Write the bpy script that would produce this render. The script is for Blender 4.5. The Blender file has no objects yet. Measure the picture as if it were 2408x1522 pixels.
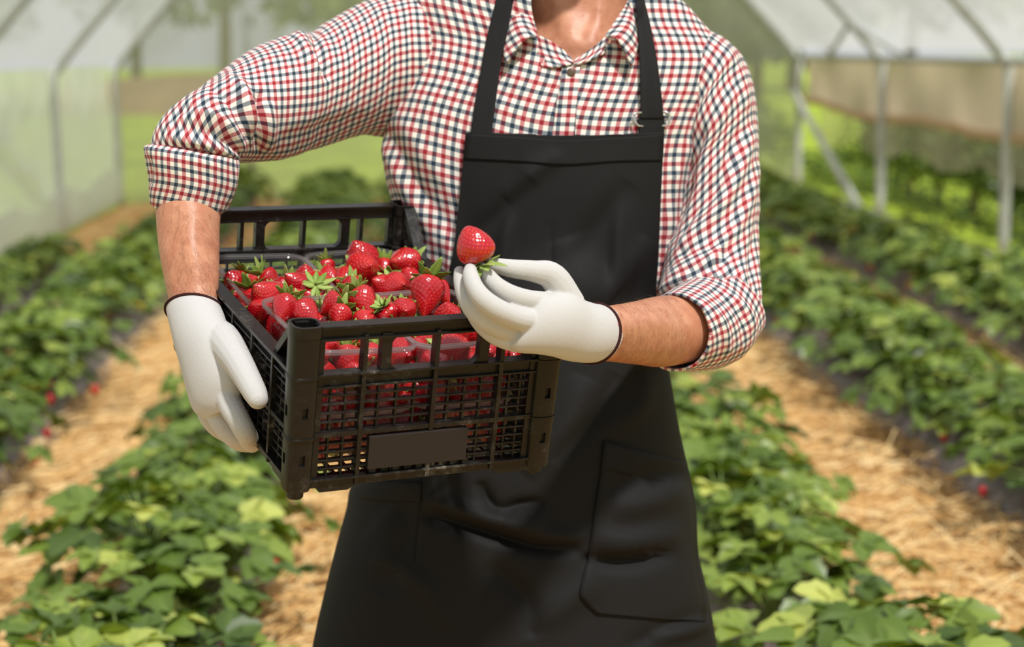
import bpy, bmesh, math, random
import numpy as np
from mathutils import Vector, Matrix, noise
random.seed(7)
SC = bpy.context.scene
COL = SC.collection

# ------------------------------------------------------------------ camera
FPX = 4000.0; CX, CY = 1204.0, 761.0
CAMP = np.array([0.0, 0.0, 1.42])
_p, _r = math.radians(9.24), math.radians(0.9)
FW = np.array([0, math.cos(_p), -math.sin(_p)])
_up0 = np.array([0, math.sin(_p), math.cos(_p)]); _rt0 = np.array([1.0, 0, 0])
UP = _up0*math.cos(_r) + _rt0*math.sin(_r)
RT = _rt0*math.cos(_r) - _up0*math.sin(_r)

def W(x, y, d):
    return CAMP + FW*d + RT*((x-CX)/FPX*d) + UP*((CY-y)/FPX*d)
def proj(P):
    P = np.asarray(P, float) - CAMP
    d = P@FW
    return np.stack([CX+FPX*(P@RT)/d, CY-FPX*(P@UP)/d, d], -1)

cam = bpy.data.cameras.new('camera'); camo = bpy.data.objects.new('camera', cam); COL.objects.link(camo)
M = Matrix((( RT[0], UP[0], -FW[0], CAMP[0]), (RT[1], UP[1], -FW[1], CAMP[1]), (RT[2], UP[2], -FW[2], CAMP[2]), (0,0,0,1)))
camo.matrix_world = M
cam.sensor_width = 36; cam.lens = 36*FPX/2408; cam.clip_start = .05; cam.clip_end = 500
cam.dof.use_dof = True; cam.dof.focus_distance = 2.02; cam.dof.aperture_fstop = 3.6
SC.camera = camo
SC.view_settings.view_transform = 'Standard'; SC.view_settings.look = 'None'; SC.view_settings.gamma = 1
SC.view_settings.use_curve_mapping = False

# ------------------------------------------------------------------ helpers
def tag(o, label=None, cat=None, group=None, kind=None):
    if label: o['label'] = label
    if cat: o['category'] = cat
    if group: o['group'] = group
    if kind: o['kind'] = kind
    return o
def empty(name, loc=(0,0,0)):
    o = bpy.data.objects.new(name, None); COL.objects.link(o); o.location = loc; o.empty_display_size = .05
    return o
class MB:
    def __init__(s): s.v=[]; s.f=[]; s.uv=[]; s.c=[]; s.hasuv=False; s.col=False
    def add(s, v, f, uv=None, c=None):
        b=len(s.v); s.v.extend([tuple(map(float,p)) for p in v]); s.f.extend([tuple(b+i for i in q) for q in f])
        if uv is None: s.uv.extend([(0,0)]*sum(len(q) for q in f))
        else: s.uv.extend(uv); s.hasuv=True
        if c is None: s.c.extend([(1,1,1,1)]*len(v))
        else: s.c.extend(c); s.col=True
        return s
    def box(s, lo, hi, M=None):
        x0,y0,z0=lo; x1,y1,z1=hi
        v=[(x0,y0,z0),(x1,y0,z0),(x1,y1,z0),(x0,y1,z0),(x0,y0,z1),(x1,y0,z1),(x1,y1,z1),(x0,y1,z1)]
        if M is not None: v=[tuple(M@Vector(p)) for p in v]
        return s.add(v,[(0,3,2,1),(4,5,6,7),(0,1,5,4),(1,2,6,5),(2,3,7,6),(3,0,4,7)])
    def prism(s, poly, lo, hi, axis=1):
        """poly of (a,b) extruded along axis 1 (a->x,b->z) or 0 (a->y,b->z) or 2"""
        n=len(poly)
        def mk(a,b,t): return {0:(t,a,b),1:(a,t,b),2:(a,b,t)}[axis]
        v=[mk(a,b,lo) for a,b in poly]+[mk(a,b,hi) for a,b in poly]
        f=[tuple(range(n))[::-1],tuple(range(n,2*n))]+[(i,(i+1)%n,n+(i+1)%n,n+i) for i in range(n)]
        return s.add(v,f)
    def tube(s, pts, rad, seg=8, caps=True, sub=0, closed=False, flat=1.0, c=None):
        pts=[np.array(p,float) for p in pts]
        if not hasattr(rad,'__len__'): rad=[rad]*len(pts)
        if sub>1: pts,rad=cr(pts,sub),[float(a[0]) for a in cr([np.array([q]) for q in rad],sub)]
        n=len(pts); tang=[]
        for i in range(n):
            a=pts[i-1] if (i>0 or closed) else pts[i]; b=pts[(i+1)%n] if (i<n-1 or closed) else pts[i]
            t=b-a; tang.append(t/(np.linalg.norm(t)+1e-12))
        ref=np.array([0,0,1.0]) if abs(tang[0][2])<.9 else np.array([1.0,0,0])
        nn=np.cross(tang[0],ref); nn/=np.linalg.norm(nn); v=[]
        for i in range(n):
            nn=nn-tang[i]*(nn@tang[i]); nn/=np.linalg.norm(nn)+1e-12; bb=np.cross(tang[i],nn)
            for k in range(seg):
                a=2*math.pi*k/seg; v.append(pts[i]+rad[i]*(nn*math.cos(a)+bb*math.sin(a)*flat))
        f=[]
        for i in range(n if closed else n-1):
            j=(i+1)%n
            for k in range(seg): f.append((i*seg+k,i*seg+(k+1)%seg,j*seg+(k+1)%seg,j*seg+k))
        if caps and not closed:
            f.append(tuple(range(seg))[::-1]); f.append(tuple((n-1)*seg+k for k in range(seg)))
        return s.add(v,f,c=None if c is None else [c]*len(v))
    def capsule(s, pts, rad, seg=16, sub=5):
        """tube with rounded ends (organic limb / finger)"""
        pts=[np.array(p,float) for p in pts]; P=cr(pts,sub); R=[float(a[0]) for a in cr([np.array([q]) for q in rad],sub)]
        t0=P[0]-P[1]; t0/=np.linalg.norm(t0); t1=P[-1]-P[-2]; t1/=np.linalg.norm(t1)
        pre=[(P[0]+t0*R[0]*math.sin(a),max(R[0]*math.cos(a),1e-4)) for a in (1.5,1.2,.85,.45)]
        post=[(P[-1]+t1*R[-1]*math.sin(a),max(R[-1]*math.cos(a),1e-4)) for a in (.45,.85,1.2,1.5)]
        return s.tube([p for p,_ in pre]+P+[p for p,_ in post],[r for _,r in pre]+R+[r for _,r in post],seg)
    def build(s, name, mat=None, parent=None, smooth=True, recalc=True):
        me=bpy.data.meshes.new(name); me.from_pydata(s.v,[],s.f)
        if s.hasuv:
            l=me.uv_layers.new(name='UVMap'); l.data.foreach_set('uv',np.array(s.uv,dtype=np.float32).ravel())
        if s.col:
            a=me.color_attributes.new('tint','FLOAT_COLOR','POINT'); a.data.foreach_set('color',np.array(s.c,dtype=np.float32).ravel())
        if recalc:
            bm=bmesh.new(); bm.from_mesh(me); bmesh.ops.recalc_face_normals(bm,faces=bm.faces); bm.to_mesh(me); bm.free()
        if smooth: me.polygons.foreach_set('use_smooth',[True]*len(me.polygons))
        me.update(); o=bpy.data.objects.new(name,me); COL.objects.link(o)
        if mat: me.materials.append(mat)
        if parent: o.parent=parent
        return o
def bevel(o, w=.001, seg=2):
    m=o.modifiers.new('bevel','BEVEL'); m.width=w; m.segments=seg; m.limit_method='ANGLE'; m.harden_normals=False
    return o
def solid(o, t, off=-1):
    m=o.modifiers.new('solid','SOLIDIFY'); m.thickness=t; m.offset=off; return o
def remesh(o, vox, smooth=6):
    m=o.modifiers.new('remesh','REMESH'); m.mode='VOXEL'; m.voxel_size=vox; m.use_smooth_shade=True
    if smooth:
        k=o.modifiers.new('smooth','SMOOTH'); k.factor=.5; k.iterations=smooth
    return o
def cr(P, sub):
    """Catmull-Rom through points P"""
    P=[np.asarray(p,float) for p in P]; n=len(P); out=[]
    for i in range(n-1):
        p0=P[i-1] if i>0 else 2*P[0]-P[1]; p1=P[i]; p2=P[i+1]; p3=P[i+2] if i+2<n else 2*P[-1]-P[-2]
        for k in range(sub):
            t=k/sub; out.append(.5*((2*p1)+(p2-p0)*t+(2*p0-5*p1+4*p2-p3)*t*t+(3*p1-p0-3*p2+p3)*t**3))
    out.append(P[-1]); return out
def strokes_disp(px, facing, strokes):
    """sum of ridge (+) and crease (-) heights for points at px, from drawn fold lines (points, width, height[, taper])"""
    out=np.zeros(len(px))
    for st in strokes:
        pts,w,amp=st[:3]; pts=np.array(cr([np.array(p,float) for p in pts],6)) if len(pts)>2 else np.array(pts,float)
        best=np.full(len(px),1e9); bt=np.zeros(len(px)); L=np.linalg.norm(np.diff(pts,axis=0),axis=1); cum=np.concatenate([[0],np.cumsum(L)]); tot=cum[-1]
        for i in range(len(pts)-1):
            a=pts[i]; b=pts[i+1]; ab=b-a
            t=np.clip(((px-a)@ab)/(ab@ab+1e-9),0,1); q=a+t[:,None]*ab; dd=np.linalg.norm(px-q,axis=1)
            m=dd<best; best[m]=dd[m]; bt[m]=(cum[i]+t[m]*L[i])/tot
        tap=np.sqrt(np.clip(np.sin(math.pi*np.clip(bt,.0,1.0)),0,1)) if len(st)<4 else np.ones(len(px))
        out+=amp*tap*np.exp(-(best/w)**2)
    return out*np.clip(facing*3,0,1)
def loft(rings, seg=96, step=.006, strokes=(), nz=0.0, nscale=18, uoff=0., voff=0., cut=None, only=None, capA=False, capB=False, dispf=None, uvk=.95):
    """rings: (A px, B px, dA, dB, front thickness, back thickness[, exponent]); returns MB. UVs are metres of cloth."""
    K=[]
    for r in rings:
        n=r[6] if len(r)>6 else 2.0
        K.append(np.concatenate([W(*r[0],r[2]),W(*r[1],r[3]),[r[4],r[5],n]]))
    D=np.array(cr(K,12)); mid=(D[:,:3]+D[:,3:6])/2
    L=np.concatenate([[0],np.cumsum(np.linalg.norm(np.diff(mid,axis=0),axis=1))])
    # measure length by the mean of both edges so that fans keep their rows
    LE=np.concatenate([[0],np.cumsum(np.maximum(np.linalg.norm(np.diff(D[:,:3],axis=0),axis=1),np.linalg.norm(np.diff(D[:,3:6],axis=0),axis=1)))])
    m=max(6,int(LE[-1]/step)); s=np.linspace(0,LE[-1],m); D=np.stack([np.interp(s,LE,D[:,k]) for k in range(9)],1)
    mid=(D[:,:3]+D[:,3:6])/2; ln=np.interp(s,LE,L)
    tg=np.gradient(mid,axis=0); 
    for _ in range(6): tg[1:-1]=(tg[:-2]+tg[1:-1]*2+tg[2:])/4
    tg/=np.linalg.norm(tg,axis=1)[:,None]+1e-12
    a=(D[:,3:6]-D[:,:3])/2; nr=np.cross(a,tg); nr/=np.linalg.norm(nr,axis=1)[:,None]+1e-12
    view=mid-CAMP; fl=np.sign(-(np.sum(nr*view,axis=1))); 
    if fl.sum()>=0: fl=np.ones_like(fl)
    else: fl=-np.ones_like(fl)
    nr=nr*fl[:,None]
    th=-math.pi/2+2*math.pi*np.arange(seg)/seg; c,sn=np.cos(th),np.sin(th)
    ex=2.0/D[:,8][:,None]
    cc=np.sign(c)*np.abs(c)**ex; ss=np.sign(sn)*np.abs(sn)**ex
    tt=np.where(sn[None,:]>0,D[:,6][:,None],D[:,7][:,None])
    V=mid[:,None,:]+a[:,None,:]*cc[:,:,None]+nr[:,None,:]*(ss*tt)[:,:,None]
    out=V-mid[:,None,:]; out/=np.linalg.norm(out,axis=2)[:,:,None]+1e-12
    # better normals
    du=np.roll(V,-1,1)-np.roll(V,1,1); dv=np.gradient(V,axis=0); N=np.cross(du,dv); N/=np.linalg.norm(N,axis=2)[:,:,None]+1e-12
    sg=np.sign(np.sum(N*out,axis=2)); N*=np.where(sg==0,1,sg)[:,:,None]
    flat=V.reshape(-1,3); Nf=N.reshape(-1,3)
    pj=proj(flat); vd=CAMP-flat; vd/=np.linalg.norm(vd,axis=1)[:,None]; facing=np.sum(Nf*vd,axis=1)
    h=np.zeros(len(flat))
    if strokes: h+=strokes_disp(pj[:,:2],facing+.15,strokes)
    if nz:
        h+=nz*np.array([noise.noise(Vector(p*nscale))+.5*noise.noise(Vector(p*nscale*2.3)) for p in flat])
    if dispf: h+=dispf(flat,pj,facing,np.repeat(ln,seg),np.tile(th,m))
    flat=flat+Nf*h[:,None]
    per=np.linalg.norm(np.diff(np.concatenate([V,V[:,:1]],1),axis=1),axis=2); cu=np.concatenate([np.zeros((m,1)),np.cumsum(per,axis=1)],1)
    cu=cu-cu[:,seg//2][:,None]+uoff; ln=ln+voff
    # rows: arc length along the surface on each column, blended
    rowl=np.concatenate([np.zeros((1,seg)),np.cumsum(np.linalg.norm(np.diff(V,axis=0),axis=2),axis=0)]); 
    rowl=np.concatenate([rowl,rowl[:,:1]],1); rowl=.75*rowl+.25*ln[:,None]+voff
    cu=cu*uvk; rowl=rowl*uvk
    F=[];UV=[]
    for i in range(m-1):
        for j in range(seg):
            q=(i*seg+j,i*seg+(j+1)%seg,(i+1)*seg+(j+1)%seg,(i+1)*seg+j)
            if cut is not None or only is not None:
                cp=pj[list(q),:2].mean(0); fc=facing[list(q)].mean()
                if cut is not None and fc>-.35 and inpoly(cp,cut): continue
                if only is not None and not only(cp,fc): continue
            F.append(q); UV.extend([(cu[i,j],rowl[i,j]),(cu[i,j+1],rowl[i,j+1]),(cu[i+1,j+1],rowl[i+1,j+1]),(cu[i+1,j],rowl[i+1,j])])
    b=MB()
    if capA: F.append(tuple(range(seg))[::-1]); UV.extend([(0,0)]*seg)
    if capB: F.append(tuple((m-1)*seg+k for k in range(seg))); UV.extend([(0,0)]*seg)
    b.add(flat,F,UV); b.last=flat.reshape(m,seg,3); return b
def inpoly(p, poly):
    x,y=p; r=False; n=len(poly)
    for i in range(n):
        x1,y1=poly[i]; x2,y2=poly[(i+1)%n]
        if (y1>y)!=(y2>y) and x<(x2-x1)*(y-y1)/(y2-y1)+x1: r=not r
    return r
def patch(rows, su=6, sv=6, strokes=(), uoff=0., voff=0., nz=0., nscale=20, off=None):
    """grid of (x,y,d) rows -> smooth sheet with UVs in metres"""
    R=[np.array(cr([W(*p) for p in r],su)) for r in rows]
    G=np.array(cr(R,sv)); m,n=G.shape[:2]
    du=np.gradient(G,axis=1); dv=np.gradient(G,axis=0); N=np.cross(du,dv); N/=np.linalg.norm(N,axis=2)[:,:,None]+1e-12
    view=CAMP-G; s=np.sign(np.sum(N*view,axis=2).sum()); N*=s
    flat=G.reshape(-1,3); Nf=N.reshape(-1,3); pj=proj(flat); h=np.zeros(len(flat))
    if strokes: h+=strokes_disp(pj[:,:2],np.ones(len(flat)),strokes)
    if nz: h+=nz*np.array([noise.noise(Vector(p*nscale)) for p in flat])
    if off is not None: h+=off
    flat=flat+Nf*h[:,None]
    U=np.concatenate([np.zeros((m,1)),np.cumsum(np.linalg.norm(np.diff(G,axis=1),axis=2),1)],1); V=np.concatenate([np.zeros((1,n)),np.cumsum(np.linalg.norm(np.diff(G,axis=0),axis=2),0)],0)
    U=U-U[:,n//2][:,None]+uoff; V=V+voff
    F=[];UV=[]
    for i in range(m-1):
        for j in range(n-1):
            F.append((i*n+j,i*n+j+1,(i+1)*n+j+1,(i+1)*n+j))
            UV.extend([(U[a,b],V[a,b]) for a,b in ((i,j),(i,j+1),(i+1,j+1),(i+1,j))])
    b=MB(); b.add(flat,F,UV); b.last=flat.reshape(m,n,3); return b

# ------------------------------------------------------------------ materials
def nodes(name):
    m=bpy.data.materials.new(name); m.use_nodes=True; nt=m.node_tree; nt.nodes.clear()
    out=nt.nodes.new('ShaderNodeOutputMaterial'); return m,nt,out
def N(nt,t,**k):
    n=nt.nodes.new(t)
    for a,b in k.items():
        if a=='inp':
            for i,v in b.items(): n.inputs[i].default_value=v
        else: setattr(n,a,b)
    return n
def ramp(nt,fac,stops,interp='LINEAR'):
    r=N(nt,'ShaderNodeValToRGB'); r.color_ramp.interpolation=interp; el=r.color_ramp.elements
    while len(el)<len(stops): el.new(.5)
    for e,(p,c) in zip(el,stops): e.position=p; e.color=tuple(c)+((1,) if len(c)==3 else ())
    nt.links.new(fac,r.inputs[0]); return r
def S(c):  # sRGB 0-255 -> linear
    return tuple(((x/255)/12.92 if x/255<=.04045 else ((x/255+.055)/1.055)**2.4) for x in c)
def mat(name, col, rough=.6, spec=.3, metal=0, bump=0, bscale=300, var=0, vscale=30, coat=0, sheen=0, sss=0, trans=0):
    m,nt,out=nodes(name); b=N(nt,'ShaderNodeBsdfPrincipled'); nt.links.new(b.outputs[0],out.inputs[0])
    b.inputs['Base Color'].default_value=(*col,1); b.inputs['Roughness'].default_value=rough; b.inputs['Specular IOR Level'].default_value=spec; b.inputs['Metallic'].default_value=metal
    b.inputs['Coat Weight'].default_value=coat; b.inputs['Sheen Weight'].default_value=sheen; b.inputs['Transmission Weight'].default_value=trans
    if sss: b.inputs['Subsurface Weight'].default_value=sss; b.inputs['Subsurface Radius'].default_value=(.012,.004,.002); b.inputs['Subsurface Scale'].default_value=1
    tc=N(nt,'ShaderNodeTexCoord')
    if var:
        n=N(nt,'ShaderNodeTexNoise',inp={'Scale':vscale,'Detail':4}); nt.links.new(tc.outputs['Object'],n.inputs['Vector'])
        r=ramp(nt,n.outputs['Fac'],[(.3,tuple(c*(1-var) for c in col)),(.7,tuple(min(1,c*(1+var)) for c in col))]); nt.links.new(r.outputs[0],b.inputs['Base Color'])
    if bump:
        n=N(nt,'ShaderNodeTexNoise',inp={'Scale':bscale,'Detail':3}); nt.links.new(tc.outputs['Object'],n.inputs['Vector'])
        bp=N(nt,'ShaderNodeBump',inp={'Strength':bump,'Distance':.002}); nt.links.new(n.outputs['Fac'],bp.inputs['Height']); nt.links.new(bp.outputs[0],b.inputs['Normal'])
    return m
def plaid():
    m,nt,out=nodes('checked_cotton'); b=N(nt,'ShaderNodeBsdfPrincipled',inp={'Roughness':.85,'Specular IOR Level':.15,'Sheen Weight':.15}); nt.links.new(b.outputs[0],out.inputs[0])
    uv=N(nt,'ShaderNodeUVMap',uv_map='UVMap'); sp=N(nt,'ShaderNodeSeparateXYZ'); nt.links.new(uv.outputs[0],sp.inputs[0])
    white=S((240,232,222)); red=S((150,36,46)); navy=S((36,52,68)); pr=[]
    for k in (0,1):
        mu=N(nt,'ShaderNodeMath',operation='MULTIPLY',inp={1:1/.0245}); nt.links.new(sp.outputs[k],mu.inputs[0])
        fr=N(nt,'ShaderNodeMath',operation='FRACT'); nt.links.new(mu.outputs[0],fr.inputs[0])
        e=.012
        r=ramp(nt,fr.outputs[0],[(0,white),(.13-e,white),(.13+e,red),(.37-e,red),(.37+e,white),(.63-e,white),(.63+e,navy),(.87-e,navy),(.858+e,white)])
        pr.append(r)
    # woven: warp and weft threads each show half
    mx=N(nt,'ShaderNodeMix',data_type='RGBA',blend_type='MULTIPLY',inp={0:1.}); nt.links.new(pr[0].outputs[0],mx.inputs[6]); nt.links.new(pr[1].outputs[0],mx.inputs[7])
    gm=N(nt,'ShaderNodeGamma',inp={1:.5}); nt.links.new(mx.outputs[2],gm.inputs[0]); av=N(nt,'ShaderNodeMix',data_type='RGBA',inp={0:.5}); nt.links.new(pr[0].outputs[0],av.inputs[6]); nt.links.new(pr[1].outputs[0],av.inputs[7])
    fm=N(nt,'ShaderNodeMix',data_type='RGBA',inp={0:.32}); nt.links.new(gm.outputs[0],fm.inputs[6]); nt.links.new(av.outputs[2],fm.inputs[7]); nt.links.new(fm.outputs[2],b.inputs['Base Color'])
    ws=[]
    for d in ('X','Y'):
        w=N(nt,'ShaderNodeTexWave',wave_type='BANDS',bands_direction=d,inp={'Scale':330.}); nt.links.new(uv.outputs[0],w.inputs['Vector']); ws.append(w)
    ad=N(nt,'ShaderNodeMath',operation='ADD'); nt.links.new(ws[0].outputs['Fac'],ad.inputs[0]); nt.links.new(ws[1].outputs['Fac'],ad.inputs[1])
    bp=N(nt,'ShaderNodeBump',inp={'Strength':.12,'Distance':.0004}); nt.links.new(ad.outputs[0],bp.inputs['Height']); nt.links.new(bp.outputs[0],b.inputs['Normal'])
    return m
def knit():
    m,nt,out=nodes('white_knit'); b=N(nt,'ShaderNodeBsdfPrincipled',inp={'Roughness':.9,'Specular IOR Level':.1,'Sheen Weight':.2,'Base Color':(.80,.79,.77,1)}); nt.links.new(b.outputs[0],out.inputs[0])
    tc=N(nt,'ShaderNodeTexCoord'); ws=[]
    mp=N(nt,'ShaderNodeMapping'); mp.inputs['Rotation'].default_value=(.5,.9,.35); nt.links.new(tc.outputs['Object'],mp.inputs[0])
    for d,sc in (('X',230.),('Z',230.)):
        w=N(nt,'ShaderNodeTexWave',wave_type='BANDS',bands_direction=d,inp={'Scale':sc,'Distortion':1.2,'Detail':1,'Detail Scale':.4}); nt.links.new(mp.outputs[0],w.inputs['Vector']); ws.append(w)
    ad=N(nt,'ShaderNodeMath',operation='MULTIPLY'); nt.links.new(ws[0].outputs['Fac'],ad.inputs[0]); nt.links.new(ws[1].outputs['Fac'],ad.inputs[1])
    bp=N(nt,'ShaderNodeBump',inp={'Strength':.4,'Distance':.001}); nt.links.new(ad.outputs[0],bp.inputs['Height']); nt.links.new(bp.outputs[0],b.inputs['Normal'])
    r=ramp(nt,ad.outputs[0],[(0,(.50,.475,.46)),(.45,(.68,.67,.66))]); nt.links.new(r.outputs[0],b.inputs['Base Color'])
    return m
def skin():
    m,nt,out=nodes('skin'); b=N(nt,'ShaderNodeBsdfPrincipled',inp={'Roughness':.42,'Specular IOR Level':.4,'Subsurface Weight':.12,'Subsurface Scale':1.}); b.inputs['Subsurface Radius'].default_value=(.008,.003,.0015)
    nt.links.new(b.outputs[0],out.inputs[0]); tc=N(nt,'ShaderNodeTexCoord')
    n=N(nt,'ShaderNodeTexNoise',inp={'Scale':45,'Detail':5,'Roughness':.6}); nt.links.new(tc.outputs['Object'],n.inputs['Vector'])
    r=ramp(nt,n.outputs['Fac'],[(.3,S((184,119,90))),(.7,S((208,150,118)))]); nt.links.new(r.outputs[0],b.inputs['Base Color'])
    n2=N(nt,'ShaderNodeTexNoise',inp={'Scale':420,'Detail':3}); nt.links.new(tc.outputs['Object'],n2.inputs['Vector'])
    bp=N(nt,'ShaderNodeBump',inp={'Strength':.35,'Distance':.001}); nt.links.new(n2.outputs['Fac'],bp.inputs['Height']); nt.links.new(bp.outputs[0],b.inputs['Normal'])
    return m
def canvas():
    m,nt,out=nodes('black_canvas'); b=N(nt,'ShaderNodeBsdfPrincipled',inp={'Roughness':.7,'Specular IOR Level':.22,'Sheen Weight':.0,'Base Color':(.0085,.008,.008,1)}); nt.links.new(b.outputs[0],out.inputs[0])
    uv=N(nt,'ShaderNodeUVMap',uv_map='UVMap'); ws=[]
    for d in ('X','Y'):
        w=N(nt,'ShaderNodeTexWave',wave_type='BANDS',bands_direction=d,inp={'Scale':260.,'Distortion':.6}); nt.links.new(uv.outputs[0],w.inputs['Vector']); ws.append(w)
    ad=N(nt,'ShaderNodeMath',operation='ADD'); nt.links.new(ws[0].outputs['Fac'],ad.inputs[0]); nt.links.new(ws[1].outputs['Fac'],ad.inputs[1])
    bp=N(nt,'ShaderNodeBump',inp={'Strength':.2,'Distance':.0005}); nt.links.new(ad.outputs[0],bp.inputs['Height']); nt.links.new(bp.outputs[0],b.inputs['Normal'])
    return m
def tinted(name, stops, rough=.5, spec=.3, translucent=0., coat=0.):
    """colour from the mesh's own 'tint' attribute (red channel through a ramp)"""
    m,nt,out=nodes(name); b=N(nt,'ShaderNodeBsdfPrincipled',inp={'Roughness':rough,'Specular IOR Level':spec,'Coat Weight':coat,'Coat Roughness':.15})
    at=N(nt,'ShaderNodeAttribute',attribute_name='tint'); sp=N(nt,'ShaderNodeSeparateColor'); nt.links.new(at.outputs['Color'],sp.inputs[0])
    oi=N(nt,'ShaderNodeObjectInfo'); ma=N(nt,'ShaderNodeMath',operation='MULTIPLY_ADD',inp={1:.12,2:-.06}); nt.links.new(oi.outputs['Random'],ma.inputs[0])
    ad=N(nt,'ShaderNodeMath',operation='ADD',use_clamp=True); nt.links.new(sp.outputs[0],ad.inputs[0]); nt.links.new(ma.outputs[0],ad.inputs[1])
    r=ramp(nt,ad.outputs[0],stops); nt.links.new(r.outputs[0],b.inputs['Base Color'])
    if translucent:
        t=N(nt,'ShaderNodeBsdfTranslucent'); hs=N(nt,'ShaderNodeHueSaturation',inp={'Hue':.485,'Saturation':1.15,'Value':1.3}); nt.links.new(r.outputs[0],hs.inputs['Color']); nt.links.new(hs.outputs[0],t.inputs[0])
        mx=N(nt,'ShaderNodeMixShader',inp={0:translucent}); nt.links.new(b.outputs[0],mx.inputs[1]); nt.links.new(t.outputs[0],mx.inputs[2]); nt.links.new(mx.outputs[0],out.inputs[0])
    else: nt.links.new(b.outputs[0],out.inputs[0])
    return m
def film(name, col, clear, gloss=.06, var=.15):
    """polythene: part clear, part milky (lets light through and scatters it)"""
    m,nt,out=nodes(name); tr=N(nt,'ShaderNodeBsdfTransparent'); df=N(nt,'ShaderNodeBsdfDiffuse',inp={0:(*col,1)}); tl=N(nt,'ShaderNodeBsdfTranslucent',inp={0:(*col,1)})
    gl=N(nt,'ShaderNodeBsdfGlossy',inp={'Roughness':.25}); a=N(nt,'ShaderNodeMixShader',inp={0:.6}); nt.links.new(df.outputs[0],a.inputs[1]); nt.links.new(tl.outputs[0],a.inputs[2])
    b=N(nt,'ShaderNodeMixShader',inp={0:clear}); nt.links.new(a.outputs[0],b.inputs[1]); nt.links.new(tr.outputs[0],b.inputs[2])
    tc=N(nt,'ShaderNodeTexCoord'); n=N(nt,'ShaderNodeTexNoise',inp={'Scale':1.3,'Detail':3}); nt.links.new(tc.outputs['Object'],n.inputs['Vector'])
    mr=N(nt,'ShaderNodeMapRange',inp={1:.3,2:.7,3:clear-var,4:clear+var}); nt.links.new(n.outputs['Fac'],mr.inputs[0]); nt.links.new(mr.outputs[0],b.inputs[0])
    c=N(nt,'ShaderNodeMixShader',inp={0:gloss}); nt.links.new(b.outputs[0],c.inputs[1]); nt.links.new(gl.outputs[0],c.inputs[2]); nt.links.new(c.outputs[0],out.inputs[0])
    return m
def clear_plastic(name, milk=.025):
    m,nt,out=nodes(name); tr=N(nt,'ShaderNodeBsdfTransparent',inp={0:(.97,.96,.97,1)}); gl=N(nt,'ShaderNodeBsdfGlossy',inp={'Roughness':.06}); df=N(nt,'ShaderNodeBsdfTranslucent',inp={0:(.8,.8,.8,1)})
    fr=N(nt,'ShaderNodeLayerWeight',inp={0:.5}); pw=N(nt,'ShaderNodeMath',operation='POWER',inp={1:4.}); nt.links.new(fr.outputs['Facing'],pw.inputs[0]); mr=N(nt,'ShaderNodeMapRange',inp={1:0,2:1,3:.025,4:.45}); nt.links.new(pw.outputs[0],mr.inputs[0])
    a=N(nt,'ShaderNodeMixShader',inp={0:milk}); nt.links.new(tr.outputs[0],a.inputs[1]); nt.links.new(df.outputs[0],a.inputs[2])
    b=N(nt,'ShaderNodeMixShader'); nt.links.new(mr.outputs[0],b.inputs[0]); nt.links.new(a.outputs[0],b.inputs[1]); nt.links.new(gl.outputs[0],b.inputs[2]); nt.links.new(b.outputs[0],out.inputs[0])
    return m
MT={'plaid':plaid(),'knit':knit(),'skin':skin(),'canvas':canvas()}
MT['weed']=tinted('undergrowth_green',[(0,S((34,50,22))),(.5,S((66,90,36))),(1,S((112,134,56)))],.6,.2,.2)
MT['hem']=mat('brown_hem',S((62,34,32)),.9,.1,bump=.4,bscale=900)
MT['plate']=mat('plain_plate',S((42,36,33)),.6,.3)
MT['berry']=tinted('strawberry_red',[(0,S((132,4,16))),(.3,S((182,12,28))),(.55,S((206,34,30))),(.7,S((205,90,40))),(.85,S((222,176,80))),(1,S((226,190,100)))],.24,.5,coat=.6)
MT['calyx']=tinted('calyx_green',[(0,S((90,122,46))),(.5,S((146,174,78))),(1,S((190,204,124)))],.5,.3,.25)
MT['leaf']=tinted('leaf_green',[(0,S((52,74,30))),(.4,S((100,124,50))),(.75,S((146,164,72))),(1,S((196,202,106)))],.40,.45,.22)
MT['stem']=mat('stem_green',S((128,150,78)),.5,.3)
MT['steel']=mat('galvanised_steel',S((196,198,190)),.6,.4,metal=.0,var=.12,vscale=8)
MT['chrome']=mat('buckle_metal',(.75,.73,.7),.18,.5,metal=1)
MT['button']=mat('button_brown',S((96,78,62)),.3,.5)
MT['denim']=mat('dark_trousers',(.02,.022,.028),.85,.2,bump=.3,bscale=700)
MT['shoe']=mat('shoe_leather',(.03,.022,.016),.5,.4,bump=.2)
MT['hair']=mat('dark_hair',(.018,.012,.008),.5,.4,bump=.5,bscale=200)
MT['armhair']=mat('arm_hair',(.07,.04,.025),.5,.3)
MT['clear']=clear_plastic('clear_punnet',.035); MT['rim']=clear_plastic('milky_punnet_rim',.5)
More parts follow.
